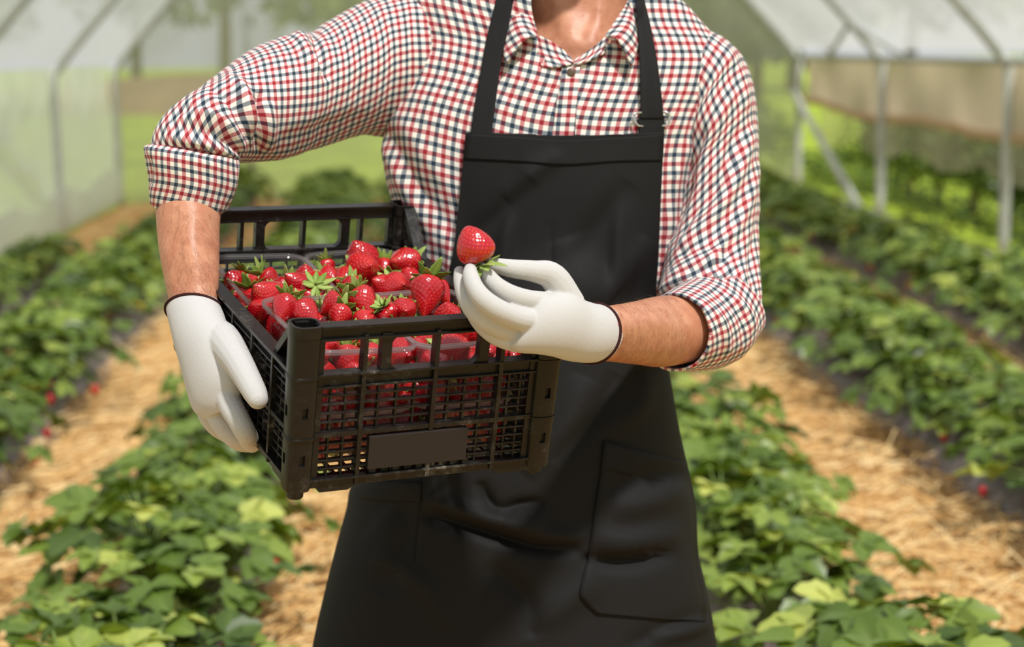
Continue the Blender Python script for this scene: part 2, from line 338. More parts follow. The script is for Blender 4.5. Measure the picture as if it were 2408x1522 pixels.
def cratemat():
    m,nt,out=nodes('black_plastic'); b=N(nt,'ShaderNodeBsdfPrincipled',inp={'Roughness':.42,'Specular IOR Level':.34}); nt.links.new(b.outputs[0],out.inputs[0])
    tc=N(nt,'ShaderNodeTexCoord'); n=N(nt,'ShaderNodeTexNoise',inp={'Scale':70,'Detail':8,'Roughness':.75}); nt.links.new(tc.outputs['Object'],n.inputs['Vector'])
    n2=N(nt,'ShaderNodeTexNoise',inp={'Scale':9,'Detail':3}); nt.links.new(tc.outputs['Object'],n2.inputs['Vector'])
    mu=N(nt,'ShaderNodeMath',operation='MULTIPLY'); nt.links.new(n.outputs['Fac'],mu.inputs[0]); nt.links.new(n2.outputs['Fac'],mu.inputs[1])
    r=ramp(nt,mu.outputs[0],[(.2,(.0075,.007,.0065)),(.28,(.011,.0102,.0092)),(.35,(.045,.039,.033)),(.44,(.21,.18,.145))]); nt.links.new(r.outputs[0],b.inputs['Base Color'])
    rr=ramp(nt,mu.outputs[0],[(.25,(.33,.33,.33)),(.40,(.75,.75,.75))]); nt.links.new(rr.outputs[0],b.inputs['Roughness'])
    bp=N(nt,'ShaderNodeBump',inp={'Strength':.15,'Distance':.001}); nt.links.new(n.outputs['Fac'],bp.inputs['Height']); nt.links.new(bp.outputs[0],b.inputs['Normal'])
    return m
MT['crate']=cratemat()
from mathutils.bvhtree import BVHTree
def bvh_of(*mbs):
    v=[];f=[]
    for m in mbs:
        b=len(v); v+=m.v; f+=[tuple(b+i for i in q) for q in m.f]
    return BVHTree.FromPolygons(v,f)
def hit(bv, x, y, off=0., dflt=2.35):
    """point where the surface stands on the line of sight through (x,y), lifted off it by off"""
    d=W(x,y,1.0)-CAMP; dl=np.linalg.norm(d); d/=dl
    p,n,_,_=bv.ray_cast(Vector(CAMP),Vector(d))
    if p is None: return W(x,y,dflt)-d*off
    n=Vector(n); 
    if n.dot(Vector(d))>0: n=-n
    return np.array(p)-d*off*1.0
def on(bv, x, y, off=0., dflt=2.35):
    q=proj(hit(bv,x,y,off,dflt)); return (x,y,float(q[2]))
def strip(bv, pts, w, off, h, mat_, name, parent, seg=6, sub=4):
    P=cr([np.array(p,float) for p in pts],sub); b=MB(); b.tube([hit(bv,p[0],p[1],off) for p in P],w,seg,flat=h); return b.build(name,mat_,parent)
def sheet(bv, rows, off, su=6, sv=6, **k):
    """cloth sheet lying on a surface: rows of px points"""
    R=[cr([np.array(p,float) for p in r],su) for r in rows]; G=cr([np.array(r) for r in R],sv)
    return patch([[on(bv,p[0],p[1],off) for p in r] for r in G],1,1,**k)

person=empty('person',W(1230,1500,2.42)*np.array([1,1,0]))
tag(person,'man in checked shirt and black apron carrying a crate of strawberries, holding one berry up','person')
PL=Vector(person.location)
def child(o,parent=None):
    """parent to the person keeping the world position"""
    p=parent or person; o.parent=p
    if p is person: o.matrix_parent_inverse=Matrix.Translation(-PL)
    return o

# ---------- body: one continuous surface -------------------------------------------------
body=MB()
def nearer(rings,start,dd):
    return [(A,B,a-dd*min(1,(i-start+1)/3),b-dd*min(1,(i-start+1)/3),*r) if i>=start else (A,B,a,b,*r) for i,(A,B,a,b,*r) in enumerate(rings)]
def limb(rings,**k):
    b=loft(rings,seg=40,step=.012,capA=True,capB=True,**k); body.add(b.v,b.f)
# neck and head
NS=[([(1300,-60),(1322,50),(1343,132)],15,.0045),([(1425,-40),(1402,60),(1372,125)],17,.006),([(1352,20),(1350,70),(1350,112)],24,.0035),([(1325,118),(1350,128),(1372,120)],16,-.005),([(1270,20),(1300,90),(1330,140)],16,-.003),([(1390,0),(1378,60),(1365,110)],13,-.003)]
limb([((1235,-190),(1490,-190),2.43,2.43,.075,.075),((1243,-110),(1486,-110),2.42,2.42,.062,.08),((1238,-20),(1488,-20),2.42,2.42,.062,.075),((1230,60),(1492,60),2.42,2.42,.066,.08),((1195,130),(1530,130),2.42,2.42,.082,.09),((1060,200),(1660,220),2.42,2.42,.09,.1),((960,320),(1640,340),2.42,2.42,.09,.1),((975,560),(1570,560),2.42,2.42,.085,.1),((995,800),(1545,800),2.42,2.42,.085,.1),((985,1000),(1560,1000),2.42,2.42,.09,.11),((950,1180),(1575,1180),2.42,2.42,.09,.11)],strokes=NS)
limb([((1290,-700),(1440,-700),2.42,2.42,.06,.07),((1235,-665),(1495,-665),2.42,2.42,.085,.1),((1215,-560),(1515,-560),2.40,2.40,.095,.11),((1212,-440),(1518,-440),2.39,2.39,.1,.105),((1222,-320),(1506,-320),2.37,2.37,.095,.11),((1238,-230),(1490,-230),2.36,2.36,.09,.1),((1285,-150),(1445,-150),2.345,2.345,.07,.07),((1330,-125),(1400,-125),2.34,2.34,.04,.04)])
def fpart(x,y,d,r,sx=1,sy=1,sd=1):
    c=W(x,y,d); vs=[];fs=[]
    for i in range(9):
        for k in range(12):
            t=math.pi*i/8; a=2*math.pi*k/12; vs.append(c+RT*r*sx*math.sin(t)*math.cos(a)+FW*r*sd*math.sin(t)*math.sin(a)+UP*r*sy*math.cos(t))
    for i in range(8):
        for k in range(12): fs.append((i*12+k,i*12+(k+1)%12,(i+1)*12+(k+1)%12,(i+1)*12+k))
    body.add(vs,fs)
fpart(1365,-345,2.272,.017,.9,1.9,1.2); fpart(1365,-318,2.262,.015,1.3,.9,1)       # nose
fpart(1365,-262,2.285,.022,1.3,.45,.7); fpart(1365,-242,2.283,.02,1.1,.4,.7)        # lips
fpart(1365,-175,2.30,.03,1.1,.8,.9)                                                  # chin
for sx in (-1,1):
    fpart(1365+sx*57,-425,2.302,.017,1.5,.5,.7); fpart(1365+sx*57,-397,2.312,.0145)     # brow, eye
    fpart(1365+sx*158,-385,2.41,.03,.35,1.1,.75)                                       # ear
# arms (inside the sleeves) and forearms
limb(nearer([((985,60),(985,270),2.42,2.42,.05,.05),((850,70),(845,275),2.38,2.38,.05,.05),((700,135),(700,320),2.30,2.30,.046,.046),((560,195),(590,350),2.22,2.22,.044,.044),((450,255),(570,365),2.18,2.18,.042,.042),((385,330),(550,385),2.165,2.165,.042,.042),((370,440),(528,470),2.165,2.165,.043,.043),((371,500),(516,505),2.165,2.15,.0425,.036),((377,560),(512,560),2.165,2.14,.040,.032),((388,620),(510,620),2.16,2.125,.036,.028),((398,670),(508,668),2.15,2.115,.032,.025),((406,712),(508,703),2.14,2.105,.029,.023),((420,760),(512,738),2.12,2.085,.025,.018),((440,830),(525,802),2.09,2.05,.018,.012),((465,910),(545,870),2.065,2.025,.014,.010)],7,.018),
     strokes=[([(470,470),(452,560),(462,680)],26,.0035),([(402,520),(425,600),(425,690)],16,-.0018)])
limb([((1600,250),(1690,110),2.42,2.42,.05,.05),((1625,300),(1745,200),2.41,2.41,.052,.052),((1640,420),(1765,360),2.39,2.39,.05,.05),((1630,560),(1765,540),2.36,2.36,.046,.046),((1615,650),(1765,690),2.31,2.31,.044,.044),((1635,690),(1745,790),2.285,2.285,.044,.044),((1590,692),(1665,860),2.215,2.215,.0475,.044),((1625,690),(1715,835),2.25,2.25,.0475,.044),((1545,697),(1575,862),2.165,2.165,.043,.043),((1500,707),(1515,859),2.10,2.10,.039,.039),((1455,716),(1450,853),2.035,2.035,.034,.034),((1420,722),(1395,846),1.985,1.985,.030,.030),((1392,727),(1360,836),1.953,1.953,.023,.020),((1340,708),(1308,812),1.928,1.928,.017,.015),((1285,715),(1235,800),1.908,1.908,.013,.012)],
     strokes=[([(1590,740),(1520,752),(1430,765)],24,.0025),([(1580,800),(1500,812),(1420,812)],18,-.0015)])
# hands (inside the gloves)
FR={'thumb':([(1340,715),(1300,652),(1255,638),(1204,632),(1165,624),(1150,619)],[1.940,1.930,1.920,1.913,1.908,1.904],[.018,.0165,.0125,.0106,.0085,.0066]),
    'index':([(1300,712),(1243,706),(1199,692),(1167,672),(1147,648),(1138,630)],[1.930,1.906,1.893,1.888,1.890,1.894],[.012,.0118,.0112,.0104,.0088,.0062]),
    'middle':([(1290,745),(1230,752),(1178,733),(1138,706),(1117,678),(1107,650),(1106,634)],[1.928,1.896,1.875,1.868,1.870,1.878,1.885],[.013,.0130,.0126,.0120,.0105,.0092,.0074]),
    'ring':([(1270,775),(1204,777),(1151,758),(1115,730),(1095,696),(1084,662),(1081,640)],[1.933,1.910,1.892,1.886,1.890,1.898,1.903],[.013,.0130,.0124,.0114,.0102,.0086,.007]),
    'little':([(1260,800),(1215,803),(1167,788),(1130,757),(1106,715),(1096,676)],[1.923,1.918,1.913,1.908,1.913,1.918],[.016,.0128,.0118,.0108,.0092,.0075])}
FL={'thumb':([(478,772),(522,800),(556,846),(583,893),(600,925),(606,938)],[2.085,2.035,1.98,1.946,1.928,1.922],[.018,.0222,.0178,.0153,.0138,.0122]),
    'index':([(528,880),(540,945),(560,985),(580,1022),(592,1044)],[2.012,1.994,1.976,1.978,2.02],[.016,.0150,.0135,.0125,.0112]),
    'middle':([(515,900),(512,965),(533,1008),(563,1036),(592,1044)],[2.042,2.027,2.022,2.03,2.075],[.016,.0155,.0142,.0128,.011]),
    'ring':([(500,900),(490,960),(510,1000),(545,1022),(585,1030)],[2.062,2.057,2.062,2.08,2.12],[.016,.015,.0135,.0122,.0105]),
    'little':([(490,890),(478,945),(496,978),(530,998),(570,1005)],[2.088,2.088,2.098,2.115,2.15],[.015,.0132,.012,.011,.0095])}
def fingers(b, F, k):
    for n,(pts,ds,rs) in F.items(): b.capsule([W(p[0],p[1],d) for p,d in zip(pts,ds)],[r*k for r in rs],14,5)
fingers(body,FR,.68); fingers(body,FL,.68)
# legs and feet
for x0,x1,x2,sx in ((1060,1040,1030,-1),(1380,1420,1430,1)):
    hip=W(x0,1180,2.42); knee=np.array([W(x1,1500,2.42)[0],hip[1]-.02,.50]); ank=np.array([W(x2,1500,2.42)[0]+.01*sx,hip[1]+.03,.09])
    body.capsule([hip,(hip+knee)/2+np.array([0,-.01,0]),knee,(knee+ank)/2+np.array([0,.03,.05]),ank],[.092,.078,.058,.052,.038],20,6)
    body.capsule([ank+np.array([0,.035,-.045]),ank+np.array([0,-.06,-.055]),ank+np.array([.02*sx,-.15,-.06])],[.034,.034,.024],14,5)
ob=body.build('body',MT['skin']); remesh(ob,.0042,5); child(ob)

# ---------- shirt ------------------------------------------------------------------------
HOLE=[(1195,-140),(1243,0),(1266,92),(1278,154),(1346,150),(1412,130),(1433,94),(1488,0),(1530,-140)]
TS=[([(880,300),(945,430),(1040,590)],16,.007),([(905,300),(990,450),(1070,560)],14,-.006),([(930,260),(1010,380),(1075,470)],18,.005),([(1085,560),(1060,640),(1050,720)],14,.006),([(1000,470),(1050,560),(1060,640)],12,.005),
    ([(1100,130),(1130,185),(1165,200)],10,-.004),([(1180,205),(1200,225),(1225,250)],9,-.005),([(1580,420),(1560,520),(1550,640)],12,-.007),([(1620,330),(1580,450),(1570,560)],14,.006),([(1560,200),(1600,300),(1610,380)],18,.004)]
torso=loft([((1225,-150),(1490,-150),2.46,2.46,.05,.06),((1205,-95),(1505,-85),2.455,2.455,.06,.065),((1120,-62),(1535,-30),2.45,2.45,.072,.08),((1010,-45),(1590,22),2.44,2.44,.085,.095,2.1),((950,-5),(1650,62),2.43,2.43,.098,.105,2.3),((938,60),(1700,115),2.43,2.43,.107,.115,2.4),((936,120),(1720,175),2.43,2.43,.113,.12,2.4),((930,200),(1700,250),2.425,2.425,.12,.125,2.4),((905,300),(1655,345),2.42,2.42,.125,.125,2.4),((907,420),(1635,440),2.42,2.42,.126,.125,2.35),((945,560),(1615,570),2.42,2.42,.122,.12,2.3),((965,720),(1580,720),2.42,2.42,.116,.115,2.2),((955,900),(1566,900),2.42,2.42,.114,.118,2.2),((945,1080),(1580,1080),2.42,2.42,.112,.12,2.2),((930,1200),(1590,1200),2.42,2.42,.11,.12,2.2)],
     seg=160,step=.005,strokes=TS,nz=.0022,nscale=13,cut=HOLE)
shirt=child(torso.build('shirt',MT['plaid'])); solid(shirt,.0012)
TB=bvh_of(torso)
SL=[([(738,66),(748,120),(775,190)],11,-.009),([(695,72),(720,120),(760,170)],15,.008),([(610,215),(612,290),(608,360)],9,-.011),([(632,240),(635,300),(628,360)],14,.006),
    ([(560,180),(585,250),(590,320)],12,.006),([(575,360),(530,290),(440,245)],11,.008),([(572,368),(505,318),(400,290)],9,-.008),([(565,372),(480,340),(385,322)],11,.008),([(580,330),(550,250),(490,200)],9,-.007),([(600,300),(570,220),(530,170)],10,.006),([(560,380),(470,362),(372,355)],9,-.007),([(850,330),(750,350),(640,375)],14,.004),([(860,270),(760,300),(650,330)],16,-.004),([(500,250),(430,255),(395,290)],8,-.005)]
sl=loft([((985,-25),(1000,330),2.43,2.43,.085,.085),((925,-18),(915,322),2.42,2.42,.088,.085),((850,5),(852,318),2.40,2.40,.085,.08),((790,42),(785,334),2.37,2.37,.080,.078),((738,74),(720,351),2.34,2.34,.077,.075),((690,80),(670,367),2.31,2.31,.074,.072),((620,108),(616,381),2.26,2.26,.071,.07),((540,155),(580,382),2.22,2.22,.066,.065),((470,205),(569,377),2.19,2.19,.062,.06),((408,255),(563,376),2.17,2.17,.058,.056),((370,300),(560,383),2.16,2.16,.054,.053),((356,350),(552,394),2.158,2.158,.046,.047),((368,398),(505,414),2.165,2.165,.032,.034)],seg=128,step=.0045,strokes=[(a,w_*1.05,h_*1.15) for a,w_,h_ in SL],uvk=1.1,nz=.0016,nscale=22)
osl=child(sl.build('sleeve',MT['plaid']),shirt); solid(osl,.001)
cl=loft([((366,340),(550,372),2.155,2.155,.043,.043),((343,343),(561,374),2.155,2.155,.0545,.053),((342,358),(562,392),2.156,2.156,.057,.054),((349,408),(556,438),2.160,2.160,.056,.053),((355,452),(540,482),2.169,2.16,.0525,.042),((359,468),(533,497),2.174,2.16,.0495,.038)],seg=112,step=.004,strokes=[([(345,365),(352,400),(350,440)],7,-.004),([(556,380),(548,430),(538,480)],9,.003),([(440,372),(470,378),(520,395)],7,.003)],nz=.0012,nscale=25,uoff=.006,uvk=1.24)
ocl=child(cl.build('cuff',MT['plaid']),shirt); solid(ocl,.0035)
SR=[([(1770,300),(1715,450),(1610,590)],16,.008),([(1740,300),(1680,440),(1600,560)],12,-.007),([(1785,380),(1740,520),(1650,640)],13,.006),([(1730,200),(1680,300),(1625,420)],14,.005),([(1660,300),(1620,430),(1575,560)],10,-.007),([(1700,360),(1655,480),(1580,620)],10,.005),([(1550,690),(1610,655),(1680,650),(1750,720)],12,.006),([(1790,500),(1770,620),(1780,720)],12,-.005),([(1720,560),(1690,620),(1610,650)],10,-.006),([(1700,110),(1740,180),(1760,260)],12,.004)]
sr=loft([((1585,270),(1660,70),2.43,2.43,.075,.08),((1600,320),(1712,98),2.425,2.425,.083,.082),((1612,365),(1752,145),2.42,2.42,.085,.082),((1620,415),(1772,210),2.41,2.41,.083,.08),((1605,475),(1782,310),2.40,2.40,.078,.078),((1585,550),(1786,440),2.38,2.38,.073,.075),((1563,620),(1787,560),2.355,2.355,.069,.072),((1553,665),(1788,660),2.325,2.325,.066,.068),((1552,690),(1789,735),2.29,2.29,.064,.065),((1590,705),(1782,765),2.275,2.275,.05,.056),((1665,715),(1760,770),2.285,2.285,.03,.04)],seg=128,step=.0045,strokes=[(a,w_,h_*1.35) for a,w_,h_ in SR],nz=.0018,nscale=20,uoff=.004)
osr=child(sr.build('sleeve',MT['plaid']),shirt); solid(osr,.001)
cR=loft([((1627,655),(1783,790),2.285,2.285,.054,.054),((1608,664),(1735,848),2.255,2.255,.057,.056),((1590,674),(1675,868),2.22,2.22,.056,.055),((1578,684),(1636,871),2.196,2.196,.0545,.053),((1568,691),(1602,873),2.174,2.174,.0525,.051)],seg=112,step=.004,strokes=[([(1640,700),(1700,760),(1715,840)],9,.004),([(1670,680),(1740,740),(1750,810)],9,-.004),([(1720,690),(1765,740),(1775,780)],8,.004)],nz=.0008,nscale=25,uvk=1.12)
ocr=child(cR.build('cuff',MT['plaid']),shirt); solid(ocr,.0035)
# collar: two wings, open stand
def collar(rows,**k):
    o=child(patch(rows,8,8,**k).build('collar',MT['plaid']),shirt); solid(o,.0028); return o
collar([[(1222,-60,2.42),(1195,-55,2.425),(1155,-48,2.43)],[(1240,0,2.362),(1209,14,2.352),(1172,34,2.36)],[(1253,48,2.325),(1220,62,2.31),(1181,95,2.32)],[(1264,90,2.306),(1236,94,2.292),(1190,152,2.296)]],uoff=.003)
collar([[(1492,-60,2.42),(1508,-55,2.425),(1530,-48,2.43)],[(1477,0,2.362),(1490,18,2.352),(1503,40,2.362)],[(1452,44,2.322),(1476,68,2.31),(1497,105,2.322)],[(1424,88,2.303),(1453,97,2.29),(1484,158,2.296)]],uoff=.009)
collar([[(1258,80,2.335),(1264,120,2.325),(1274,160,2.308)],[(1283,92,2.328),(1290,128,2.32),(1302,160,2.305)],[(1315,112,2.322),(1322,138,2.314),(1328,157,2.303)],[(1344,142,2.315),(1346,147,2.31),(1349,152,2.304)]])
collar([[(1432,78,2.335),(1428,110,2.325),(1420,128,2.308)],[(1408,104,2.325),(1408,122,2.315),(1408,134,2.305)],[(1380,126,2.318),(1383,138,2.31),(1385,145,2.303)],[(1350,145,2.312),(1351,150,2.308),(1352,155,2.303)]],uoff=.006)
plk=sheet(TB,[[(1322,158),(1343,158),(1364,158)],[(1317,200),(1337,200),(1360,200)],[(1306,260),(1330,260),(1356,260)],[(1296,345),(1322,345),(1350,345)]],.0022,uoff=.002,voff=.011)
opk=child(plk.build('placket',MT['plaid']),shirt); solid(opk,.0015)
bt=MB(); c=hit(TB,1343,170,.0045); bt.tube([c,c-FW*.0015,c-FW*.0022],[.0058,.0058,.0046],20)
ob=child(bt.build('button',MT['button']),shirt); ob['label']='brown shirt button'

# ---------- apron ------------------------------------------------------------------------
AS=[([(990,1205),(1168,1262),(1260,1288),(1368,1292)],16,-.016),([(1000,1170),(1170,1225),(1280,1255),(1380,1262)],20,.011),([(1366,1312),(1467,1322),(1584,1300)],15,-.018),([(1400,1270),(1480,1275),(1600,1255)],22,.013),
    ([(1127,1130),(1150,1180),(1175,1206)],14,-.010),([(1175,1206),(1220,1188),(1280,1180)],15,-.009),([(1190,1240),(1230,1225),(1290,1225)],20,.009),([(1440,1200),(1530,1180),(1610,1150)],24,.010),([(1420,1160),(1520,1120),(1610,1105)],18,-.006),
    ([(1530,1500),(1600,1485),(1665,1465)],18,.010),([(1470,1522),(1560,1480),(1650,1440)],20,-.006),([(1250,1480),(1330,1420),(1400,1360)],30,.008),([(1150,1330),(1230,1400),(1260,1500)],26,-.010),([(930,1150),(960,1260),(900,1400)],30,-.007),([(1380,890),(1330,1000),(1230,1110)],34,.008),([(1450,880),(1400,980),(1300,1090)],22,-.006),([(1520,880),(1500,960),(1420,1020)],26,.006),
    ([(1330,560),(1360,640),(1440,700)],40,.008),([(1250,420),(1180,500),(1110,560)],24,-.006),([(1320,360),(1260,400),(1190,470)],22,.006),([(1296,520),(1297,640),(1299,780)],6,-.002),([(1480,430),(1400,540),(1330,640)],30,-.005),([(1520,560),(1470,640),(1420,720)],26,.005),([(1165,1330),(1150,1430),(1138,1540)],5,.003),([(880,1300),(1000,1380),(1060,1480)],24,.006)]
AR=[(312,1095,1560,2.322,2.288,1.9),(330,1094,1560,2.322,2.285,1.9),(450,1082,1553,2.328,2.276,1.9),(600,1064,1546,2.335,2.270,1.9),(700,1040,1541,2.35,2.268,1.9),(780,1012,1549,2.37,2.266,2.1),(870,985,1570,2.385,2.262,2.3),(1000,930,1593,2.40,2.255,2.4),(1130,836,1622,2.42,2.250,2.4),(1200,817,1634,2.42,2.25,2.4),(1300,789,1640,2.42,2.25,2.4),(1400,763,1662,2.42,2.25,2.4),(1522,738,1682,2.42,2.25,2.4),(1700,712,1702,2.42,2.25,2.4),(1800,700,1712,2.42,2.25,2.4)]
rows=[]
for y,L,R,de,dc,e in AR:
    row=[]
    for k in range(25):
        a=math.pi*k/24; u=-math.cos(a); dd=de-(de-dc)*max(0,1-abs(u)**e)**(1/e) if e>2 else de-(de-dc)*(1-abs(u)**2)
        sag=9*(1-u*u) if y<320 else 0
        X=(L+R)/2+u*(R-L)/2; yy=y+sag
        if y<1000: 
            q,_n,_i,_d=TB.ray_cast(Vector(CAMP),Vector((W(X,yy,1.)-CAMP)).normalized())
            if q is not None:
                td=float(proj(np.array(q))[2]); dd=min(dd,td-.009) if y>650 or abs(u)>.5 else min(td-.010,dd+.02)
        row.append((X,yy,dd))
    rows.append(row)
apm=patch(rows,6,22,strokes=AS,nz=.0012,nscale=9)
apron=child(apm.build('apron',MT['canvas'])); solid(apron,.0018)
apron['label']='long black canvas bib apron'
AB=bvh_of(apm)
def aseam(pts,w=.0009,off=.0006,name='seam'):
    child(strip(AB,pts,w,off,1,MT['canvas'],name,None),apron)
hemb=sheet(AB,[[(1097,316),(1210,322),(1328,330),(1450,324),(1559,317)],[(1093,345),(1210,350),(1328,354),(1450,352),(1557,345)],[(1090,374),(1210,380),(1328,388),(1450,380),(1555,378)]],.0022,8,8)
o=child(hemb.build('hem_band',MT['canvas']),apron); solid(o,.0018)
def pocket(rows,band):
    m=sheet(AB,rows,.0030,6,6); o=child(m.build('pocket',MT['canvas']),apron); solid(o,.0028)
    b2=sheet(AB,band,.0046,6,3); o2=child(b2.build('pocket_hem',MT['canvas']),apron); solid(o2,.0018)
pocket([[(1421,1036),(1480,1052),(1545,1070),(1606,1087)],[(1412,1110),(1480,1124),(1550,1140),(1624,1152)],[(1398,1200),(1470,1212),(1550,1222),(1632,1228)],[(1384,1300),(1465,1312),(1550,1322),(1636,1322)],[(1363,1388),(1460,1400),(1550,1406),(1652,1404)],[(1372,1412),(1462,1424),(1552,1430),(1656,1428)],[(1402,1443),(1480,1450),(1560,1457),(1656,1464)]],
       [[(1421,1036),(1480,1052),(1545,1070),(1606,1087)],[(1416,1075),(1480,1089),(1548,1106),(1615,1122)],[(1413,1103),(1480,1118),(1550,1134),(1622,1146)]])
pocket([[(838,1128),(890,1130),(940,1132),(991,1133)],[(820,1200),(880,1206),(930,1208),(985,1210)],[(803,1270),(870,1278),(925,1284),(977,1290)],[(796,1292),(870,1308),(922,1318),(971,1322)],[(792,1302),(860,1322),(900,1338),(928,1346)]],
       [[(838,1128),(890,1130),(940,1132),(991,1133)],[(832,1150),(886,1154),(936,1156),(989,1158)],[(827,1172),(884,1178),(934,1180),(988,1182)]])
aseam([(1173,1262),(1165,1330),(1150,1430),(1138,1530)],.0012); aseam([(1298,400),(1297,520),(1297,640),(1299,770)],.0006,.0004)
# straps and slider buckle
def strap(rows,off,parent=apron,name='strap'):
    R=[]
    for y,l,r in rows: 
        R.append([on(TB,x,y,off,2.40) for x in (l,(2*l+r)/3,(l+2*r)/3,r)])
    # smooth the depth of the band so that it bridges folds
    A=np.array(R); 
    for _ in range(3): A[1:-1,:,2]=np.minimum(A[1:-1,:,2],(A[:-2,:,2]+A[2:,:,2])/2)
    m=patch([[tuple(p) for p in r] for r in A],5,5); o=child(m.build(name,MT['canvas']),parent); solid(o,.0022); return o
strap([(-60,1188,1228),(-20,1173,1214),(0,1167,1208),(60,1152,1197),(120,1139,1184),(180,1129,1174),(240,1118,1166),(300,1109,1158),(330,1105,1156)],.011)
strap([(-60,1490,1512),(-25,1493,1514),(0,1496,1516),(50,1499,1528),(100,1502,1538),(150,1505,1547),(200,1506,1553),(250,1507,1559),(280,1506,1560)],.011)
strap([(272,1500,1561),(285,1500,1561),(300,1501,1561),(330,1502,1559)],.0075,name='strap_loop')
bk=MB()
def bp(x,y,o=.016): return hit(TB,x,y,o)
bk.tube([bp(1516,265,.007),bp(1503,265,.0105),bp(1494,267,.012),bp(1491,272,.012),bp(1493,282,.012),bp(1497,292,.012),bp(1503,296,.0115),bp(1516,297,.006)],.0018,8,sub=3)
bk.tube([bp(1550,263,.007),bp(1562,263,.0105),bp(1570,266,.012),bp(1574,272,.012),bp(1574,282,.012),bp(1573,290,.012),bp(1566,295,.0115),bp(1550,296,.006)],.0018,8,sub=3)
bk.tube([bp(1493,281,.006),bp(1530,281,.005),bp(1573,280,.006)],.0014,8); bk.tube([bp(1516,265,.007),bp(1533,264,.006),bp(1550,263,.007)],.0016,8); bk.tube([bp(1516,297,.006),bp(1533,297,.005),bp(1550,296,.006)],.0016,8)
o=child(bk.build('buckle',MT['chrome']),apron); o['label']='silver slider buckle'

# ---------- trousers and shoes, mostly under the apron ---------------------------------------
tr=MB()
for x0,x1,x2,sx in ((1060,1040,1030,-1),(1380,1420,1430,1)):
    hip=W(x0,1120,2.42); knee=np.array([W(x1,1500,2.42)[0],hip[1]-.01,.50]); ank=np.array([W(x2,1500,2.42)[0]+.01*sx,hip[1]+.03,.07])
    tr.capsule([hip,(hip+knee)/2,knee,(knee+ank)/2+np.array([0,.02,.05]),ank],[.106,.094,.078,.07,.062],24,8)
o=tr.build('trousers',MT['denim']); remesh(o,.008,4); child(o)
for x2,sx in ((1030,-1),(1430,1)):
    ax=W(x2,1500,2.42)[0]+.01*sx; ay=W(1060,1180,2.42)[1]+.03; s=MB()
    s.capsule([(ax,ay+.05,.055),(ax,ay-.03,.06),(ax+.012*sx,ay-.12,.045),(ax+.02*sx,ay-.185,.036)],[.043,.046,.044,.033],18,6)
    s.v=[(x,y,max(z,.0)) for x,y,z in s.v]
    child(s.build('shoe',MT['shoe']))
# hair
hr=MB(); hb=loft([((1300,-712),(1430,-712),2.43,2.43,.06,.075),((1228,-672),(1502,-672),2.43,2.43,.088,.108),((1206,-580),(1524,-580),2.43,2.43,.085,.118),((1204,-470),(1526,-470),2.46,2.46,.03,.1),((1215,-330),(1515,-330),2.48,2.48,.01,.07)],seg=48,step=.01,nz=.004,nscale=60,capA=True); 
o=child(hb.build('hair',MT['hair'])); 

# ---------- gloves -----------------------------------------------------------------------
def glove(rings,F,hem,label):
    b=MB(); p=loft(rings,seg=48,step=.004,capA=True,capB=True); b.add(p.v,p.f); fingers(b,F,1.0)
    o=b.build('glove',MT['knit']); remesh(o,.0016,3); child(o); o['label']=label
    h=MB(); r=p.last[3]; c=r.mean(0); P=[c+(q-c)*1.01 for q in r]
    h.tube(P,.0021,8,closed=True); child(h.build('glove_hem',MT['hem']),o)['label']='brown overlocked glove edge'
    return o
glove([((1426,717),(1390,851),1.992,1.992,.032,.032),((1420,717),(1383,851),1.986,1.986,.0335,.032),((1400,714),(1362,852),1.968,1.968,.0325,.028),((1370,704),(1330,848),1.949,1.949,.029,.024),((1338,686),(1295,838),1.930,1.930,.027,.022),((1305,690),(1255,832),1.918,1.918,.025,.020),((1275,698),(1215,826),1.910,1.910,.021,.018),((1250,720),(1195,815),1.906,1.906,.014,.013)],FR,None,'white knitted glove holding the single berry')
glove(nearer([((401,737),(508,700),2.142,2.107,.031,.026),((402,743),(510,706),2.14,2.103,.0325,.027),((411,772),(519,730),2.125,2.08,.032,.024),((426,820),(533,775),2.105,2.045,.030,.018),((441,870),(548,825),2.09,2.022,.028,.014),((455,925),(560,880),2.078,2.006,.026,.013),((467,965),(562,925),2.07,2.006,.023,.013),((490,985),(560,955),2.06,2.01,.017,.012)],-2,.018),FL,None,'white knitted glove gripping the crate side')

# fine hair on the bare forearms
dg=bpy.context.evaluated_depsgraph_get(); bpy.context.view_layer.update()
_b=[o for o in person.children if o.name.startswith('body')][0]; _e=_b.evaluated_get(bpy.context.evaluated_depsgraph_get()); _m=_e.to_mesh()
BB=BVHTree.FromPolygons([_e.matrix_world@v.co for v in _m.vertices],[tuple(p.vertices) for p in _m.polygons]); _e.to_mesh_clear()
def hairs(quad, n, along, seed):
    r=random.Random(seed); b=MB(); (x0,y0),(x1,y1),(x2,y2),(x3,y3)=quad
    for _ in range(n):
        u,v=r.random(),r.random(); x=(x0*(1-u)+x1*u)*(1-v)+(x3*(1-u)+x2*u)*v; y=(y0*(1-u)+y1*u)*(1-v)+(y3*(1-u)+y2*u)*v
        p,nn,_i,_d=BB.ray_cast(Vector(CAMP),Vector(W(x,y,1.)-CAMP).normalized())
        if p is None or not 1.9<proj(np.array(p))[2]<2.35: continue
        nn=np.array(nn); nn=nn if nn@(CAMP-np.array(p))>0 else -nn
        t=RT*along[0]-UP*along[1]; t=t-nn*(t@nn); t/=np.linalg.norm(t); s_=np.cross(nn,t); t=t+s_*r.gauss(0,.45); L=r.uniform(.006,.013); p=np.array(p)
        b.tube([p-nn*.0004,p+nn*L*.22+t*L*.45,p+nn*L*.24+t*L],[.00006,.00005,.00002],3,caps=False)
    o=b.build('arm_hair',MT['armhair']); child(o)['kind']='stuff'; return o
